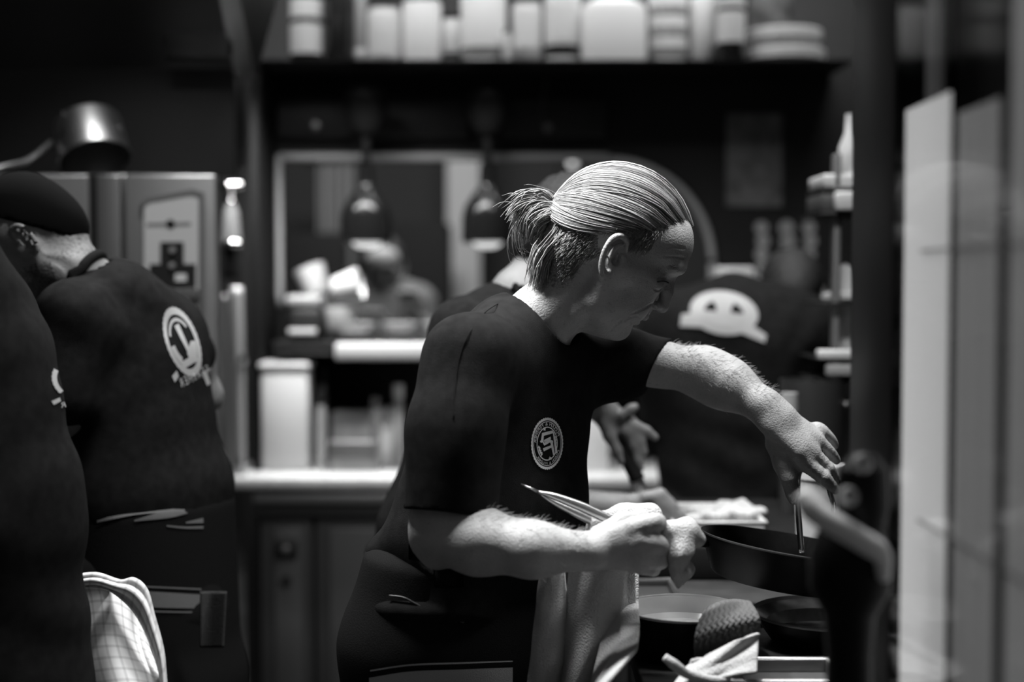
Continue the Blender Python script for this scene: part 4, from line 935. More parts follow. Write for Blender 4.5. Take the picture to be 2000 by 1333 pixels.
# pan standing right, under the held one
c = P(1618, 1196, 2.07); t = empty('iron_pan', (c[0], c[1], ZB), 'black iron pan on the bench right under the held pan', 'pan'); r = M_(150, 2.07); h = c[2] - ZB; b = (c[0], c[1], ZB)
lathe('body', [(0, .001), (r * .70, .001), (r * .76, .006), (r * .99, h - .002), (r, h), (r * .985, h)], b, IRON, t, 64)
lathe('inside', [(r * .985, h), (r * .955, h - .004), (r * .80, .030), (r * .74, .012), (0, .010)], b, mat('pan_inside_painted_sheen', .30, .25, .3, .5, 24), t, 64)  # inside painted lighter to give the bright crescent of reflected light
lathe('rim', [(r * .955, h - .004), (r * .985, h + .0012), (r * 1.003, h), (r * .99, h - .003)], b, RIM_GLINT, t, 64)
hd = np.array((.25, .97, 0)); p0 = np.array(b) + hd * (r + .004) + (0, 0, h * .7); tube('handle', [p0, p0 + hd * .06 + (0, 0, .015), p0 + hd * .16 + (0, 0, .03)], .009, IRON, t, 10)
# held frying pan
c = P(1537, 1062, 2.08); ax = nrm(np.array((.155, .03, 1))); t = empty('frying_pan', c, 'large black frying pan held tilted by the cook', 'pan'); r = M_(170, 2.08); dp = .058
lathe('body', [(0, -dp), (r * .78, -dp), (r * .83, -dp + .006), (r * .985, -.004), (r, 0), (r * .985, .001), (r * .965, -.004), (r * .80, -dp + .009), (0, -dp + .007)], c, IRON, t, 72, ax)
lathe('rim', [(r * .985, .0012), (r * 1.002, .0005), (r * 1.003, -.0015), (r * .985, -.0005)], c, mat('dark_rim', .12, .3, .8), t, 72, ax)
lathe('oil_film', [(0, -dp + .009), (r * .62, -dp + .009), (r * .8, -dp + .0105)], c, mat('oily_steel', .30, .22, .9, .5, 22), t, 48, ax)
e0 = P(1380, 1062, 2.06); e1 = Q(1290, 1062, hn - .025); e2 = Q(1215, 1050, hn - .032)
tube('handle', spline([e0 + np.array((.02, 0, -.012)), e0, e1, e2], 24), M_(9, 2), IRON, t, 12)
lathe('rivet', [(0, .004), (.005, .003), (.006, 0)], e0 + np.array((.012, -.008, .004)), STEEL, t, 12, (0, -.6, .8))
# tongs tucked between thumb and fist
t = empty('serving_tongs', Q(1120, 1000, .17), 'closed steel tongs pointing up left out of the cook\'s near fist', 'tongs'); k = hn - .045
def blade(name, pts, w, th, m, parent, nrm_=(0, -1, .25)):
    """flat curved metal strip: centre line pts with widths w"""
    p = spline(pts, 28); w = np.interp(np.linspace(0, 1, 28), np.linspace(0, 1, len(w)), w); tg = np.gradient(p, axis=0); tg /= np.linalg.norm(tg, axis=1)[:, None]
    n = nrm(np.array(nrm_)); sd = np.cross(tg, n); sd /= np.linalg.norm(sd, axis=1)[:, None]
    return sheet(name, lambda u, v: p[min(27, int(round(v * 27)))] + sd[min(27, int(round(v * 27)))] * (u - .5) * 2 * w[min(27, int(round(v * 27)))] + n * th * 1.6 * (1 - (2 * u - 1) ** 2), 7, 28, th, m, parent)
px_ = lambda v: M_(v, 1.92)
blade('arm', [Q(1050, 961, k), Q(1085, 971, k), Q(1140, 992, k), Q(1200, 1020, k), Q(1250, 1040, k)], [px_(2), px_(6.5), px_(9), px_(9), px_(8)], .0016, STEEL, t)
blade('arm', [Q(1052, 963, k - .004), Q(1080, 981, k - .006), Q(1130, 1006, k - .008), Q(1185, 1032, k - .01), Q(1250, 1054, k - .01)], [px_(2), px_(5), px_(7.5), px_(8), px_(8)], .0016, STEEL, t)
tube('hinge_pin', [Q(1017, 947, k), Q(1036, 954, k), Q(1058, 965, k - .002)], np.array((.0016, .0016, .0028)), STEEL, t, 10)
# tweezers in the far hand
t = empty('cooking_tweezers', HQ(1565, 980), 'long steel tweezers hanging from the far hand into the pan', 'tongs')
def rod(name, pts, w): p = spline(pts, 24); return blade(name, list(p[::4]) + [p[-1]], [w] * 4, .0014, CHROME, t, (-.5, -1, 0))
rod('arm', [HQ(1585, 890, -.01), HQ(1566, 915, .0), HQ(1558, 940, .01), HQ(1560, 1010, .03), HQ(1566, 1080, .05)], M_(5.5, 2.1))
rod('arm', [HQ(1585, 890, -.01), HQ(1606, 925, -.012), HQ(1620, 960, -.006), HQ(1628, 1010, .02), HQ(1600, 1078, .05)], M_(5, 2.1))
# tray with food on the raised block, tub, stock pot, knife board
def tray(name, a, b, d0, d1, z, h, m, label):
    t = empty(name, (X_((a + b) / 2, d0), d0, z), label, 'tray'); x0, x1 = X_(a, d0), X_(b, d0)
    boxo('base', (x0 + .004, d0 + .004, z), (x1 - .004, d1 - .004, z + .003), m, t, .001)
    for lo, hi in (((x0, d0, z), (x1, d0 + .005, z + h)), ((x0, d1 - .005, z), (x1, d1, z + h)), ((x0, d0, z), (x0 + .005, d1, z + h)), ((x1 - .005, d0, z), (x1, d1, z + h))): boxo('side', lo, hi, m, t, .001)
    v, f = tubes([([(x0, d0, z + h), (x1, d0, z + h), (x1, d1, z + h), (x0, d1, z + h), (x0, d0, z + h)], .003)], 6); pyd('rolled_rim', v, f, m, t); return t
tray('food_tray', 1318, 1500, 2.62, 2.84, .981, .022, BENCH, 'shallow steel tray of pale food in front of the back cook')
FOOD = mat('pale_food', .48, .7, 0, .2, 60, .6, 90)
for i, (px, dd, s) in enumerate(((1352, 2.68, .017), (1378, 2.71, .02), (1402, 2.69, .021), (1428, 2.72, .026), (1456, 2.70, .024), (1385, 2.77, .02), (1415, 2.78, .024), (1446, 2.78, .025), (1360, 2.76, .019), (1476, 2.74, .02))):
    bm = bmesh.new(); bmesh.ops.create_icosphere(bm, subdivisions=3, radius=s); 
    for v in bm.verts: v.co *= 1 + .16 * math.sin(v.co.x * 160 + i) * math.sin(v.co.y * 140 + 2 * i) + .1 * math.sin(v.co.z * 210); v.co.z *= .8
    c = P(px, 1000, dd); c[2] = .984 + s * .78; o = bmo('food_piece', bm, FOOD, None, True, 180); o.location = [float(x) for x in c]; tag(o, 'pale rounded lump of food in the steel tray', 'food', 'pale food in the steel tray')
c = P(1600, 930, 2.42); c[2] = ZB; t = empty('white_tub', c, 'white tub standing behind the tweezers and the far hand', 'tub'); h = Z_(908, 2.42) - ZB
lathe('body', [(0, 0), (.034, 0), (.042, h * .9), (.040, h * .9), (.033, .004), (0, .004)], c, WHITE, t, 32); lathe('rim', [(.039, h * .88), (.045, h * .9), (.045, h), (.041, h), (.039, h * .9)], c, WHITE, t, 32)
c = P(1584, 800, 3.0); c[2] = .98; t = empty('stock_pot', c, 'dim grey stock pot behind the far hand', 'pot'); h = Z_(745, 2.95) - .98
lathe('body', [(0, 0), (.062, 0), (.066, .01), (.066, h), (.063, h), (.06, .01), (0, .01)], c, mat('pot_grey', .09, .4, .6), t, 36)
for a in (-1, 1): tube('handle', spline([c + np.array((a * .064, 0, h * .8)), c + np.array((a * .09, -.01, h * .82)), c + np.array((a * .064, -.03, h * .8))], 10), .005, STEELD, t, 8)
c = P(1541, 781, 2.88); c[2] = .98; t = empty('squeeze_bottle', c, 'pale topped squeeze bottle behind the far wrist', 'bottle'); h = Z_(768, 2.88) - .98
lathe('body', [(0, 0), (.016, 0), (.017, h * .85), (0, h * .86)], c, mat('bottle_dim', .05, .5), t, 20); lathe('cap', [(0, h * .85), (.018, h * .85), (.017, h), (0, h)], c, mat('cap_pale', .38, .5), t, 20)
tray('baking_tray', 1436, 1662, 1.79, 1.90, ZB + .001, .020, STEELD, 'steel tray edge at the bottom right corner of the bench')
tray('rest_tray', 1225, 1330, 2.30, 2.44, ZB + .001, .014, mat('tray_dark', .06, .4, .4), 'dull steel tray behind the pale-lined pan')
t = empty('burner_grate', P(1440, 1160, 2.2) * np.array((1, 1, 0)) + np.array((0, 0, ZB)), 'black burner grate under the tilted pan', 'grate')
for i in range(5): boxo('bar', (X_(1400, 2.2), 2.16 + i * .022, ZB + .001), (X_(1545, 2.2), 2.168 + i * .022, ZB + .016), IRON, t, .001)
# wavy cloth at the front of the bench
WAVY = mat('dark_wavy_cloth', .085, .8, bump=.2, bscale=600); dc = 1.86
t = empty('wiping_cloth', P(1400, 1330, dc), 'folded wiping cloth with dark zigzag face and pale back, front of bench', 'cloth')
def quadmap(tl, tr, br, bl):
    A = [np.array(q, float) for q in (tl, tr, br, bl)]
    return lambda u, v: (A[0] * (1 - u) + A[1] * u) * (1 - v) + (A[3] * (1 - u) + A[2] * u) * v
qm = quadmap((1376, 1190), (1466, 1176), (1484, 1240), (1358, 1296))
def wavy(u, v):
    p = qm(u, v) + np.array((-10 * math.sin(math.pi * v) * (1 - u) + 8 * math.sin(math.pi * v) * u, -10 * math.sin(math.pi * u) * (1 - v)))
    tri = abs(((v * 7.0) % 1) - .5) * 2; w = math.sin(2 * math.pi * (u * 10.5 + .45 * tri))
    return P(p[0], p[1], dc - .03 * math.sin(math.pi * min(1, v * 1.1)) + .012 * math.cos(3 * u) - .0019 * w + .06 * (1 - v) ** 2)
sheet('zigzag_face', wavy, 110, 70, .002, WAVY, t)
qp = quadmap((1352, 1290), (1482, 1238), (1478, 1316), (1312, 1345))
def pale(u, v):
    p = qp(u, v); return P(p[0], p[1] + 3 * math.sin(6 * u), dc - .035 - .03 * v + .004 * math.sin(7 * u + 5 * v) + .002 * math.sin(11 * v + 6 * u))
sheet('pale_back', pale, 50, 34, .005, LINEN, t)
tube('rolled_edge', spline([P(1298, 1284, 1.78), P(1318, 1300, 1.78), P(1345, 1318, 1.79), P(1400, 1330, 1.8), P(1450, 1322, 1.8)], 24), np.interp(np.linspace(0, 1, 24), (0, .2, 1), (.005, .007, .006)), LINEN, t, 10)

# ---------------------------------------------------------------- towels of the main cook
def lerp1(xs, ys): return lambda v: np.interp(v, xs, ys)
t = empty('hanging_towel', Q(1140, 1150, .12), 'white terry towel hanging in folds from the cook\'s waist', 'towel')
lx = lerp1([0, .15, .6, 1], [1064, 1054, 1040, 1026]); rx = lerp1([0, .3, .7, 1], [1098, 1106, 1100, 1090])
def fold1(u, v): return P(lx(v) * (1 - u) + rx(v) * u, 1100 + 290 * v, 1.91 + .045 * u ** 2 - .02 * math.sin(math.pi * u) + .03 * v + .002 * math.sin(20 * v + 5 * u))
lx2 = lerp1([0, .3, .7, 1], [1112, 1108, 1098, 1090]); rx2 = lerp1([0, .3, .55, .8, 1], [1238, 1240, 1218, 1196, 1175])
def fold2(u, v): return P(lx2(v) * (1 - u) + rx2(v) * u, 1100 + 290 * v - 22 * math.sin(math.pi * u) * (1 - v), 1.945 - .045 * math.sin(math.pi * min(1, u * 1.15)) + .03 * u + .012 * math.sin(5 * u + 3 * v) + .02 * v + .004 * math.sin(11 * v + 7 * u))
lx3 = lerp1([0, .3, 1], [1190, 1190, 1150]); rx3 = lerp1([0, .25, .5, .62, .8, 1], [1248, 1247, 1250, 1244, 1200, 1150])
def fold3(u, v): return P(lx3(v) * (1 - u) + rx3(v) * u, 1102 + 270 * v, 1.99 - .05 * v - .34 * max(0, v - .28) * (.45 + .55 * u) + (.012 if v > .45 and u > .5 else 0) * math.sin(8 * v + 3 * u))
sheet('fold', fold1, 26, 40, .006, LINEN, t); sheet('fold', fold2, 44, 44, .006, LINEN, t); sheet('fold', fold3, 30, 44, .006, LINEN, t)
t = empty('hand_towel', NQ(1300, 1050, -.04), 'white towel wrapped round the pan handle in the near fist', 'towel')
sd = Sdf(); k = -.062
sd.chain([(NQ(1150, 1046, k), R(9)), (NQ(1170, 1022, k), R(18)), (NQ(1215, 1012, k - .01), R(24)), (NQ(1262, 1006, k - .012), R(20)), (NQ(1274, 1016, k - .01), R(20))], .012)
sd.chain([(NQ(1304, 1044, -.02), R(22)), (NQ(1342, 1046, -.025), R(26)), (NQ(1360, 1054, -.03), R(14))], .014)
sd.chain([(NQ(1316, 1040, -.008), R(17)), (NQ(1332, 1082, -.004), R(22)), (NQ(1330, 1118, -.006), R(14)), (NQ(1325, 1146, -.008), R(8))], .014)
sd.chain([(NQ(1326, 1080, -.03), R(12)), (NQ(1340, 1110, -.035), R(13)), (NQ(1330, 1140, -.03), R(8))], .01)
sd.cap(NQ(1346, 1096, .0), NQ(1334, 1150, .01), R(4), R(4), .01, 'sub')
sd.fn(lambda X, d: d - .0022 * np.sin(70 * X[:, 0] + 35 * X[:, 2]) * np.sin(55 * X[:, 2] + 20 * X[:, 0]) - .0012 * np.sin(160 * X[:, 0] - 60 * X[:, 2]))
sdfo('wrap', sd, .003, LINEN, t)

# ---------------------------------------------------------------- glass cabinet at the right edge, close to the camera
XF = .40
def dof_y(px): return (XF + .008) * FPX / (px - 1000)
t = empty('glass_cabinet', (.7, 1.3, 0), 'tall glass-fronted cabinet with lit white strip at the right edge', 'cabinet')
SAT = mat('satin_black_frame', .006, .45, spec=.15); LITE = mat('lit_diffuser', .6, .6, emit=.36); RIB = mat('ribbed_panel_added_glow', .30, .5, emit=.085)  # ribs and edge strip are no lamps; a faint glow is added to them
boxo('body', (XF + .07, .80, 0), (1.05, 1.684, 2.25), SAT, t)
boxo('stile', (XF, dof_y(1758), 0), (XF + .068, 1.684, 2.25), SAT, t, .006); boxo('stile', (XF, .80, 0), (XF + .068, .88, 2.25), SAT, t, .006)
boxo('rail', (XF, .88, 2.15), (XF + .068, dof_y(1758), 2.25), SAT, t, .004); boxo('rail', (XF, .88, 0), (XF + .068, dof_y(1758), .12), SAT, t, .004)
zt_ = Z_(190, 1.38)
boxo('light_strip', (XF + .008, dof_y(1848), .13), (XF + .011, dof_y(1764), zt_), LITE, t, .001); boxo('strip_bracket', (XF + .008, dof_y(1832), zt_), (XF + .011, dof_y(1802), 2.14), mat('bracket_grey', .14, .5, emit=.02), t, .003)  # the bracket is given a slight glow of its own too
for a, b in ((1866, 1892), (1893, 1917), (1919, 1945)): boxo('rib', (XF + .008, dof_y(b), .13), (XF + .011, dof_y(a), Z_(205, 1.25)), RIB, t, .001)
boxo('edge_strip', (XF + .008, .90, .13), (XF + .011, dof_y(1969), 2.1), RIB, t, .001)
for z in (Z_(488, 1.36), Z_(1034, 1.36)): boxo('shelf_edge', (XF + .005, .885, z - .0012), (XF + .007, dof_y(1800), z + .0012), mat('shelf_edge_grey', .16, .4, .5), t, .001)
gl = bpy.data.materials.new('cabinet_glass'); gl.use_nodes = True; nt = gl.node_tree; nt.nodes.remove(nt.nodes['Principled BSDF'])
tr = nt.nodes.new('ShaderNodeBsdfTransparent'); tr.inputs[0].default_value = (.93, .93, .93, 1); gs = nt.nodes.new('ShaderNodeBsdfGlossy'); gs.inputs['Roughness'].default_value = .08; lw = nt.nodes.new('ShaderNodeLayerWeight'); lw.inputs[0].default_value = .5; fr = nt.nodes.new('ShaderNodeMath'); fr.operation = 'POWER'; fr.inputs[1].default_value = 7; nt.links.new(lw.outputs['Facing'], fr.inputs[0]); mx = nt.nodes.new('ShaderNodeMixShader')
nt.links.new(fr.outputs[0], mx.inputs[0]); nt.links.new(tr.outputs[0], mx.inputs[1]); nt.links.new(gs.outputs[0], mx.inputs[2]); nt.links.new(mx.outputs[0], nt.nodes['Material Output'].inputs[0])
boxo('glass_pane', (XF + .001, .88, .12), (XF + .004, dof_y(1758), 2.15), gl, t, 0)
# mill with crank handle between bench and cabinet
c = np.array((.335, 1.40, ZB)); t = empty('mill', c, 'tall black mill with pale curved crank, blurred beside the cabinet', 'mill')
lathe('body', [(0, 0), (.030, 0), (.032, .01), (.024, .06), (.022, .16), (.026, .20), (.040, .225), (.041, .26), (.030, .285), (0, .29)], c, SAT, t, 36)
lathe('head', [(0, .285), (.022, .287), (.026, .31), (.024, .345), (.012, .36), (0, .362)], c + np.array((.012, 0, 0)), SAT, t, 28)
for px, py in ((1684, 906), (1657, 970)): lathe('bolt', [(0, .012), (.007, .010), (.010, 0)], P(px, py, 1.358), mat('bolt_pale', .34, .35, .5), t, 16, (0, -1, .3))
CRANK = mat('crank_pale', .75, .4)
p = spline([P(1566, 965, 1.37), P(1592, 1000, 1.36), P(1640, 1030, 1.35), P(1692, 1062, 1.345), P(1722, 1085, 1.35), P(1726, 1130, 1.36)], 26)
tube('crank', p, np.interp(np.linspace(0, 1, 26), (0, .15, .7, 1), (.009, .012, .011, .006)), CRANK, t, 12)

# ---------------------------------------------------------------- the other people
def design(words):
    """shirt print: ring, feather strokes, ribbon with mirrored lettering"""
    o = [ring2(.80, 1.0, 64, jag=.03), ring2(.60, .70, 40, dg(35), dg(160)), ring2(.52, .78, 30, dg(185), dg(235)), ring2(.5, .78, 30, dg(-60), dg(-5))]
    o.append(poly2([[(-.16, .48), (.14, .52), (.30, -.25), (.10, -.3)], [(.05, -.35), (.5, -.05), (.62, -.4), (.1, -.6)], [(-.5, -.55), (.6, -.42), (.55, -.62), (-.45, -.75)]], 6))
    o.append(poly2([[(-1.05, -.78), (1.25, -.60), (1.25, -.68), (-1.05, -.88)], [(-1.05, -1.22), (1.25, -1.02), (1.25, -1.10), (-1.05, -1.32)], [(.55, -.98), (1.2, -.92), (1.1, -1.3), (.6, -1.38)], [(-1.3, -.86), (-.9, -.74), (-.9, -.92), (-1.25, -1.05)]], 10))
    for i, ch in enumerate(words):
        v, f = glyph(ch, .36); v = v * np.array((-1.15, 1)); o.append((v + np.array((.95 - i * .3, -.93 - i * .028 - .13)), f))
    return o
def torso_basis(front): f = nrm(np.array(front, float)); l = nrm(np.cross(f, (0, 0, 1.))); return (l, f, np.array((0, 0, 1.)))
def figure(label, base): return empty('person', np.array(base) * np.array((1, 1, 0)), label, 'person')
def cap_on(H, root, m, name, y0=480, slope=0., grow=6, h=.006):
    sd = Sdf(); s = H.s; B = (H.L, H.F, H.U); sd.ell(H(1213, 452, 0), np.array((108 + grow, 131 + grow, 118 + grow)) * s, B, .01); sd.ell(H(1143, 478, 0), np.array((84 + grow, 86 + grow, 92 + grow)) * s, B, .02)
    def f(X, d): x, y, w = H.inv(X); return np.maximum(d, (y - y0 - (x - 1215) * slope) * s * .9)
    sd.fn(f); return sdfo(name, sd, h, m, root)
def hair_on(H, root, m, front=1290, low=520, grow=7, h=.007):
    sd = Sdf(); s = H.s; B = (H.L, H.F, H.U); sd.ell(H(1213, 452, 0), np.array((108 + grow, 131 + grow, 118 + grow)) * s, B, .01); sd.ell(H(1143, 478, 0), np.array((84 + grow, 86 + grow, 92 + grow)) * s, B, .02)
    def f(X, d): x, y, w = H.inv(X); return np.maximum(np.maximum(d, (x - front + (y - 440) * .8) * s * .7), (y - low + (x - 1150) * .2) * s * .7) - .002 * np.sin(400 * X[:, 0]) * np.sin(350 * X[:, 2])
    sd.fn(f); return sdfo(name := 'hair', sd, h, m, root)

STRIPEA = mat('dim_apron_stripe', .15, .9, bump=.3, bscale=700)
# cook A: capped, bent over at the left
dA = 2.4; sA = dA / FPX; r_ = figure('bearded cook in a black cap and apron, bending at the left', P(270, 900, dA + .05))
HA = HeadFrame(P(34, 437, dA), (-.63, -.10, -.77), (-.76, -.11, .64), (.15, -.985, 0), dA / FPX * .78)
b = Sdf(); build_head(b, HA); A_ = lambda x, y, z=0: P(x, y, dA - z)
b.chain([(HA(1138, 555, 0), 52 * sA), (A_(135, 535), 58 * sA), (A_(190, 575, -.03), 66 * sA)], .03)
b.ell(A_(240, 700, -.05), (.10, .07, .1), torso_basis((-.85, .5, 0)), .04, b=A_(280, 1050, -.05), r2=(.11, .08, .08))
b.chain([(A_(320, 650, -.16), .045), (A_(372, 710, -.22), .04), (A_(398, 772, -.24), .032), (A_(330, 830, -.30), .035), (A_(230, 850, -.32), .03)], .02)
b.chain([(A_(140, 640, .10), .05), (A_(110, 800, .10), .045), (A_(100, 860, -.02), .036), (A_(40, 880, -.12), .03)], .02)
for fx in ((A_(230, 850, -.32), -1), (A_(40, 880, -.12), -1)):
    b.ell(fx[0] + np.array((-.05, 0, 0)), (.045, .02, .035), None, .015)
    for i in range(4): q = fx[0] + np.array((-.08, .01, .026 - i * .018)); b.chain([(q, .009), (q + np.array((-.035, .005, -.004)), .0085), (q + np.array((-.05, .015, -.02)), .0075)], .004)
    q = fx[0] + np.array((-.04, -.01, .03)); b.chain([(q, .011), (q + np.array((-.04, -.01, .012)), .009)], .006)
def beard(X):
    x, y, w = HA.inv(X); nape = np.clip((1135 - x) / 40 + .5, 0, 1) * (y > 470) * (y < 575) * .42
    return np.where((np.abs(x - 1190) < 42) & (y > 455) & (y < 552), 0, np.maximum(nape, (np.clip((y - 555 - (x - 1190) * .1) / 30, 0, 1)) * (x > 1150) * (y < 690)))
refA = lambda V: np.linalg.norm(V - HA(1190, 510, 90), axis=1) < .08
sdfo('body', b, .006, SKIN2, r_, [refA, lambda V: np.linalg.norm(V - HA(1192, 502, 110), axis=1) < .05], beard); cap_on(HA, r_, mat('cap_black', .004, .9, spec=.04), 'cap', 447, -.62)
s_ = Sdf(); tb = torso_basis((-.85, .5, 0))
s_.ell(A_(240, 700, -.06), (.165, .125, .12), tb, .05, b=A_(278, 960, -.06), r2=(.16, .13, .1)); s_.ell(A_(278, 960, -.06), (.16, .13, .1), tb, .05, b=A_(285, 1100, -.06), r2=(.155, .13, .06))
s_.chain([(A_(150, 625, .08), 74 * sA), (A_(225, 592, -.03), 76 * sA), (A_(315, 645, -.14), 78 * sA)], .05); s_.chain([(A_(310, 645, -.14), 76 * sA), (A_(372, 690, -.20), 52 * sA)], .03); s_.chain([(A_(150, 630, .09), 70 * sA), (A_(120, 770, .11), 68 * sA)], .03)
s_.cap(A_(190, 570, -.02), A_(90, 480, .0), 64 * sA, 66 * sA, .006, 'sub'); s_.fn(wr)
tag(sdfo('t_shirt', s_, .007, SHIRT, r_), 'black T-shirt with a white print on the back')
tag(lay('back_print', design('FEATHER'), s_, lambda u, v: (355 + 30 * u - 22 * v, 668 - 8 * u - 66 * v), PRINT, r_), 'white oval print with ribbon lettering')
X = np.array([A_(152, 560, .075), A_(160, 530, .06), A_(180, 503, .02), A_(205, 508, -.06)]); tube('apron_strap', b.proj(spline(X, 20), 6), .009, APRON, r_, 8)
s2 = Sdf(); s2.ell(A_(282, 985, -.06), (.170, .142, .05), tb, .04, b=A_(290, 1330, -.06), r2=(.175, .15, .1)); s2.ell(A_(290, 1330, -.06), (.175, .15, .1), tb, .04, b=A_(295, 1600, -.06), r2=(.18, .15, .05))
tag(sdfo('apron', s2, .010, APRON, r_), 'black apron with pale woven bands')
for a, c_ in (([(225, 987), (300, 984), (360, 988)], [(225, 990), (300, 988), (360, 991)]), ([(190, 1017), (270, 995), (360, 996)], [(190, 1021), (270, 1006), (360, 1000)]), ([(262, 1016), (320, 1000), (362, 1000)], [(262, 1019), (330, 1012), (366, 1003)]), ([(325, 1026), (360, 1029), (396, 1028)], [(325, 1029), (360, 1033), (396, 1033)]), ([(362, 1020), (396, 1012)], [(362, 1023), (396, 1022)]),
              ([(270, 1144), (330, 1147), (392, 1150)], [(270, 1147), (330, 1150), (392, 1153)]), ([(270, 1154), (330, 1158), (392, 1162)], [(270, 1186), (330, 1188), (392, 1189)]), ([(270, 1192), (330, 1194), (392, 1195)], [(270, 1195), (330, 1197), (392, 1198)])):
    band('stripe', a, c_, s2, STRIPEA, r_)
walk_legs(r_, A_(285, 1080, -.06), 0, [A_(200, 1300, 0) * (1, 1, 0), A_(330, 1300, -.2) * (1, 1, 0)], MATTE)
NET = mat('net_cloth', .05, .9, bump=1, bscale=500)
o = sheet('net_cloth', lambda u, v: P(392 + 50 * u - 6 * v * u, 1156 + 110 * v, 2.30 + .015 * math.sin(4 * u)), 14, 20, .003, NET); tag(o, 'dark net cloth hanging at the capped cook\'s hip', 'cloth')

# cook B: only his dark back shows at the left edge
dB = 1.85; sB = dB / FPX; r_ = figure('cook in black at the left edge, nearest the camera, seen from behind', P(-120, 900, dB)); B_ = lambda x, y, z=0: P(x, y, dB - z)
s_ = Sdf(); tb = torso_basis((-.5, .85, 0)); s_.ell(B_(-120, 720, 0), (224 * sB, 200 * sB, 150 * sB), tb, .06, b=B_(-95, 1000), r2=(236 * sB, 220 * sB, 150 * sB)); s_.ell(B_(-95, 1000), (236 * sB, 220 * sB, 150 * sB), tb, .06, b=B_(-70, 1400), r2=(258 * sB, 230 * sB, 100 * sB))
s_.chain([(B_(-120, 560, 0), 140 * sB), (B_(-60, 620, -.1), 120 * sB)], .08); s_.chain([(B_(-60, 640, -.14), 90 * sB), (B_(-40, 800, -.2), 75 * sB)], .04); s_.fn(wr)
tag(sdfo('t_shirt', s_, .008, SHIRT, r_), 'black T-shirt with a sliver of white print')
tag(lay('back_print', [(v, f) for v, f in design('FEATHER')], s_, lambda u, v: (146 + 44 * u - 12 * v, 742 - 6 * u - 40 * v), PRINT, r_), 'sliver of white print at the edge of the back')
HB = HeadFrame(P(-230, 330, dB + .05), (-.6, .7, -.35), (-.2, .3, .93), (-.75, -.65, 0), SC); b = Sdf(); build_head(b, HB); b.chain([(HB(1138, 560, 0), .055), (B_(-140, 560, 0), .065)], .03)
b.ell(B_(-110, 720), (.14, .1, .1), tb, .04, b=B_(-90, 1200), r2=(.14, .1, .08)); b.chain([(B_(-60, 640, -.14), .05), (B_(-45, 860, -.2), .045), (B_(-150, 960, -.38), .03), (B_(-190, 970, -.44), .025)], .02)
sdfo('body', b, .009, SKIN2, r_); hair_on(HB, r_, HAIRD, h=.01); walk_legs(r_, B_(-80, 1250), 0, [B_(-170, 1300) * (1, 1, 0), B_(0, 1300, -.1) * (1, 1, 0)], MATTE)
# check towel at B's hip
CHK = bpy.data.materials.new('check_towel'); CHK.use_nodes = True; nt = CHK.node_tree; bs = nt.nodes['Principled BSDF']; bs.inputs['Roughness'].default_value = .9
uv = nt.nodes.new('ShaderNodeUVMap'); sx = nt.nodes.new('ShaderNodeSeparateXYZ'); nt.links.new(uv.outputs[0], sx.inputs[0]); outs = []
for i in (0, 1):
    m1 = nt.nodes.new('ShaderNodeMath'); m1.operation = 'MULTIPLY'; m1.inputs[1].default_value = 44; nt.links.new(sx.outputs[i], m1.inputs[0]); m2 = nt.nodes.new('ShaderNodeMath'); m2.operation = 'SINE'; nt.links.new(m1.outputs[0], m2.inputs[0])
    m3 = nt.nodes.new('ShaderNodeMapRange'); [m3.inputs[k + 1].__setattr__('default_value', v) for k, v in enumerate((.5, .95, 1, .75))]; nt.links.new(m2.outputs[0], m3.inputs[0]); outs.append(m3)
mu = nt.nodes.new('ShaderNodeMath'); mu.operation = 'MULTIPLY'; nt.links.new(outs[0].outputs[0], mu.inputs[0]); nt.links.new(outs[1].outputs[0], mu.inputs[1]); m4 = nt.nodes.new('ShaderNodeMath'); m4.operation = 'MULTIPLY'; m4.inputs[1].default_value = .78; nt.links.new(mu.outputs[0], m4.inputs[0]); nt.links.new(m4.outputs[0], bs.inputs['Base Color'])
t = empty('check_towel', P(230, 1130, 2.02), 'pale checked towel tucked at the hip, bottom left', 'towel')
lxa = lerp1([0, .1, .5, 1], [152, 150, 168, 192]); rxa = lerp1([0, .15, .4, .7, 1], [262, 284, 296, 314, 326])
def ct(u, v):
    g = lambda c, w: math.exp(-((u - c) / w) ** 2)
    rid = .016 * g(.93, .07) + .012 * g(.74 - .12 * v, .07) * max(0, 1 - 1.3 * v) + .008 * g(.52 - .2 * v, .06) * max(0, 1 - 2 * v)
    top = .020 * math.exp(-(v / .06) ** 2)
    return P(lxa(v) * (1 - u) + rxa(v) * u + 4 * math.sin(7 * v + 2 * u), 1130 - 8 * math.sin(3.2 * u) + 250 * v + 66 * u * u * u * (1 - v), 2.03 - .03 * math.sin(math.pi * u) + .006 * math.sin(8 * u + 3 * v) - .14 * v - rid - top * .6)
def uvsheet(name, fn, nu, nv, th, m, parent):
    o = sheet(name, fn, nu, nv, th, m, parent); l = o.data.uv_layers.new(name='UVMap'); N = nu * nv
    for lp in o.data.loops: i = lp.vertex_index % N; l.data[lp.index].uv = ((i % nu) / (nu - 1), (i // nu) / (nv - 1) * 1.6)
    return o
uvsheet('cloth', ct, 90, 70, .004, CHK, t)
co = spline([(150, 1124), (190, 1121), (235, 1135), (262, 1131), (286, 1152), (301, 1205), (318, 1270), (325, 1345)], 60); ci = spline([(150, 1152), (180, 1148), (215, 1156), (250, 1182), (275, 1216), (296, 1262), (311, 1310), (317, 1345)], 60)
def cuff(u, v):
    a = co[int(round(v * 59))]; b = ci[int(round(v * 59))]; p = a * (1 - u) + b * u
    return P(p[0], p[1], 1.985 - .018 * math.sin(math.pi * min(1, u * 1.05)) - .006 * math.sin(2 * math.pi * u * 2.2 + 2 * v) * (1 - .5 * v) - .09 * v)
uvsheet('folded_edge', cuff, 26, 60, .004, CHK, t)

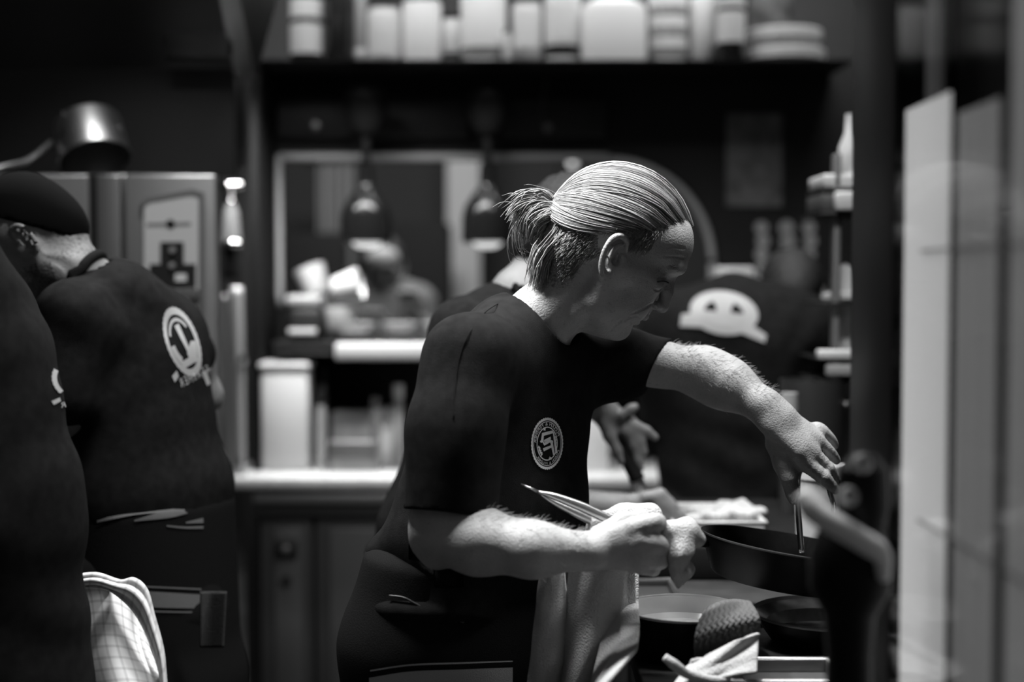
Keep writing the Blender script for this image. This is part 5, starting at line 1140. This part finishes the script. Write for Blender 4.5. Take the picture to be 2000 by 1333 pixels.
# cook D: behind the main cook, chopping
dD = 2.58; sD = dD / FPX; r_ = figure('cook in black directly behind the ponytailed man, cutting with a knife', P(930, 1000, dD)); D_ = lambda x, y, z=0: P(x, y, dD - z)
s_ = Sdf(); tb = torso_basis((.85, -.5, 0)); s_.ell(D_(960, 790), (.165, .12, .12), tb, .05, b=D_(905, 1020), r2=(.165, .13, .1)); s_.ell(D_(905, 1020), (.165, .13, .1), tb, .05, b=D_(885, 1150), r2=(.165, .14, .06))
s_.chain([(D_(915, 655, .08), 72 * sD), (D_(985, 650, 0), 88 * sD), (D_(1080, 690, -.1), 72 * sD)], .05); s_.chain([(D_(915, 660, .09), 68 * sD), (D_(900, 800, .12), 66 * sD)], .03); s_.chain([(D_(1080, 690, -.1), 66 * sD), (D_(1140, 745, -.12), 56 * sD)], .03)
s_.cap(D_(730, 1080, -.02), D_(800, 1088, .02), 18 * sD, 26 * sD, .05); s_.cap(D_(1000, 640), D_(1060, 510), 60 * sD, 64 * sD, .006, 'sub'); s_.fn(wr)
tag(sdfo('t_shirt', s_, .007, SHIRT, r_), 'black T-shirt')
HD = HeadFrame(D_(1135, 440, -.02), (.829, 0, -.559), (.559, 0, .829), (0, -1, 0), sD * .84); b = Sdf(); build_head(b, HD)
b.chain([(HD(1138, 560, 0), 52 * sD), (D_(1020, 580), 56 * sD), (D_(980, 640), 66 * sD)], .03); b.ell(D_(960, 790), (.13, .09, .1), tb, .04, b=D_(900, 1050), r2=(.13, .1, .08)); b.cap(D_(915, 655, .06), D_(1080, 690, -.09), .05, .05, .03)
dH = 2.72; E_ = lambda x, y, z=0: P(x, y, dH - z); q = dH / FPX
b.chain([(D_(1090, 700, -.1), .045), (D_(1120, 750, -.12), .042), (E_(1150, 778), 32 * q), (E_(1182, 806), 27 * q)], .02)
b.ell(E_(1190, 815), (28 * q, 12 * q, 26 * q), ((.8, 0, -.6), (0, 1, 0), (.6, 0, .8)), .012, b=E_(1222, 835), r2=(27 * q, 13 * q, 27 * q))
for fg in ([(1180, 825, 14), (1190, 852, 12), (1205, 880, 10), (1214, 902, 8)], [(1228, 845, 12), (1238, 870, 10.5), (1246, 898, 9), (1251, 915, 7.5)], [(1236, 838, 11), (1250, 860, 10), (1257, 884, 8.5)], [(1238, 830, 11), (1262, 842, 9), (1280, 855, 7)], [(1215, 812, 10), (1232, 800, 9), (1240, 796, 8)]): b.chain([(E_(x, y, .012), r * q) for x, y, r in fg], .006)
b.chain([(D_(900, 800, .12), .046), (D_(930, 930, .12), .042), (E_(1080, 985, .06), 34 * q), (E_(1200, 992, .05), 29 * q)], .02)
b.ell(E_(1215, 992, .05), (32 * q, 16 * q, 26 * q), None, .012, b=E_(1270, 988, .05), r2=(30 * q, 18 * q, 27 * q))
for fg in ([(1285, 975, 13), (1312, 990, 11), (1330, 1008, 9), (1336, 1020, 7)], [(1290, 985, 13), (1312, 1002, 11), (1326, 1020, 9)], [(1285, 998, 12), (1304, 1012, 10), (1314, 1024, 8)], [(1278, 1006, 11), (1294, 1018, 9), (1302, 1026, 7)], [(1262, 972, 13), (1290, 966, 11), (1306, 978, 9)]): b.chain([(E_(x, y, .06), r * q) for x, y, r in fg], .006)
sdfo('body', b, .0055, SKIN2, r_, None, lambda V: np.zeros(len(V))); hair_on(HD, r_, HAIRD, 1290, 540)
X = np.array([D_(985, 545, .10), D_(1000, 560, .09), D_(1012, 590, .08), D_(1018, 620, .08)]); 
pp = b.proj(spline(X, 16), 8); tube('apron_strap', pp, .009, APRON, r_, 8)
s2 = Sdf(); s2.ell(D_(890, 1100), (.155, .135, .05), tb, .04, b=D_(880, 1600), r2=(.165, .15, .05)); tag(sdfo('apron', s2, .014, APRON, r_), 'black apron'); walk_legs(r_, D_(885, 1150), 0, [D_(830, 1300, .1) * (1, 1, 0), D_(960, 1300, -.1) * (1, 1, 0)], MATTE)
t = empty('kitchen_knife', E_(1240, 930), 'kitchen knife with black handle in the second cook\'s hand', 'knife')
tube('handle', spline([E_(1208, 836, .0), E_(1216, 870, .004), E_(1228, 905, .008), E_(1246, 938, .012)], 20), np.interp(np.linspace(0, 1, 20), (0, .5, 1), (9 * q, 12 * q, 15 * q)), MATTE, t, 12)
blade('blade', [E_(1240, 930, .012), E_(1250, 960, .014), E_(1262, 1000, .016), E_(1272, 1026, .018)], [14 * q, 14 * q, 10 * q, 2 * q], .002, STEEL, t)

# cook E: back view with the big white print
dE = 3.4; sE = dE / FPX; r_ = figure('dark-haired cook bent over at the back, big white print on the shirt', P(1460, 900, dE)); e_ = lambda x, y, z=0: P(x, y, dE - z)
s_ = Sdf(); tb = torso_basis((.25, .97, 0)); s_.ell(e_(1440, 690), (165 * sE, .15, .14), tb, .06, b=e_(1440, 960), r2=(155 * sE, .15, .1)); s_.chain([(e_(1345, 640, 0), 78 * sE), (e_(1430, 625, .02), 78 * sE), (e_(1545, 650, 0), 88 * sE)], .06)
s_.chain([(e_(1320, 660), 75 * sE), (e_(1310, 800, -.05), 66 * sE)], .04); s_.chain([(e_(1560, 660), 75 * sE), (e_(1580, 790, -.05), 64 * sE)], .04); s_.cap(e_(1545, 600, -.08), e_(1560, 520, -.2), 52 * sE, 56 * sE, .006, 'sub'); s_.fn(wr)
tag(sdfo('t_shirt', s_, .009, SHIRT, r_), 'black T-shirt with a large white print across the shoulders')
pr = [ring2(.58, 1.0, 50), poly2([[(-.20, .62), (.20, .62), (.22, -.1), (-.22, -.1)], [(-.62, .02), (.62, .02), (.62, -.2), (-.62, -.2)], [(-.7, -.1), (.7, -.1), (.75, -.75), (-.75, -.75)], [(-1.25, -.25), (-.6, -.05), (-.6, -.75), (-1.3, -.8)], [(.55, -.2), (1.25, -.85), (1.2, -1.2), (.5, -.85)], [(-.35, .62), (.35, .62), (.2, .2), (-.2, .2)]], 8)]
tag(lay('back_print', pr, s_, lambda u, v: (1414 + 66 * u, 612 + 6 * u - 42 * v), PRINT, r_, 2, 6, .003, .12), 'white skull-like oval print with ribbon')
HE = HeadFrame(e_(1545, 552, -.16), (.1, .8, -.6), (.05, .6, .8), (1, -.1, 0), SC * .9); b = Sdf(); build_head(b, HE); b.chain([(HE(1138, 555, 0), .05), (e_(1530, 630, -.03), .065)], .03); b.ell(e_(1440, 700), (.14, .1, .1), tb, .04, b=e_(1440, 960), r2=(.14, .1, .08)); b.cap(e_(1340, 650), e_(1540, 655), .05, .05, .03)
for x, s in ((1312, -1), (1580, 1)):
    b.chain([(e_(x, 680), .05), (e_(x, 830, -.06), .042), (e_(x - s * 30, 900, -.22), .032), (e_(x - s * 40, 925, -.30), .028)], .02); q0 = e_(x - s * 40, 930, -.33); b.ell(q0, (.038, .045, .018), None, .012)
    for i in range(4): q1 = q0 + np.array((-.028 + i * .018, .035, 0)); b.chain([(q1, .009), (q1 + np.array((0, .03, -.006)), .008), (q1 + np.array((0, .042, -.022)), .007)], .004)
    q1 = q0 + np.array((s * -.03, .0, .0)); b.chain([(q1, .011), (q1 + np.array((s * -.02, .03, -.008)), .008)], .005)
sdfo('body', b, .008, SKIN2, r_); hair_on(HE, r_, HAIRD, 1310, 560); walk_legs(r_, e_(1440, 980), 0, [e_(1380, 1100) * (1, 1, 0), e_(1500, 1100, -.05) * (1, 1, 0)], MATTE)

# guest F: seated or standing behind the pass
dF = 5.6; sF = dF / FPX; r_ = figure('person in a grey top looking down beyond the serving hatch', P(742, 700, dF)); f_ = lambda x, y, z=0: P(x, y, dF - z)
s_ = Sdf(); tb = torso_basis((.1, -1, 0)); s_.ell(f_(742, 620), (.19, .11, .1), tb, .06, b=f_(742, 800), r2=(.18, .12, .1)); s_.chain([(f_(672, 590), 36 * sF), (f_(742, 568), 40 * sF), (f_(812, 590), 36 * sF)], .06); s_.chain([(f_(665, 595), 33 * sF), (f_(655, 690, .04), 30 * sF)], .04); s_.chain([(f_(820, 595), 33 * sF), (f_(842, 690, .04), 30 * sF)], .04); s_.cap(f_(742, 550), f_(742, 500), .062, .062, .01, 'sub')
tag(sdfo('jumper', s_, .012, mat('grey_jumper', .085, .9), r_), 'mid grey jumper')
HF = HeadFrame(f_(746, 503, .03), (.12, -.92, -.38), (.02, -.38, .92), (1, .1, 0), SC * .98); b = Sdf(); build_head(b, HF); b.chain([(HF(1138, 560, 0), .05), (f_(742, 560), .06)], .03); b.ell(f_(742, 640), (.15, .08, .1), tb, .04, b=f_(742, 800), r2=(.15, .09, .08)); b.cap(f_(672, 592), f_(812, 592), .045, .045, .03)
for pts in ([(655, 640, 0), (655, 700, .06), (700, 665, .25), (740, 650, .32)], [(838, 640, 0), (846, 690, .08), (830, 640, .26), (806, 612, .32)]):
    b.chain([(f_(x, y, z), r) for (x, y, z), r in zip(pts, (.045, .04, .032, .026))], .02); q0 = f_(*pts[-1]); b.ell(q0 + np.array((-.01, -.02, .02)), (.035, .02, .042), None, .012)
    for i in range(4): q1 = q0 + np.array((-.035 + i * .018, -.03, .05)); b.chain([(q1, .009), (q1 + np.array((-.008, -.02, .03)), .008), (q1 + np.array((-.006, -.045, .03)), .007)], .004)
    q1 = q0 + np.array((.03, -.03, .03)); b.chain([(q1, .011), (q1 + np.array((.01, -.03, .02)), .008)], .005)
sdfo('body', b, .007, SKIN3, r_); hair_on(HF, r_, HAIRD, 1320, 520, 8, .009); walk_legs(r_, f_(742, 850), 0, [f_(710, 1000) * (1, 1, 0), f_(775, 1000) * (1, 1, 0)], MATTE, .02)
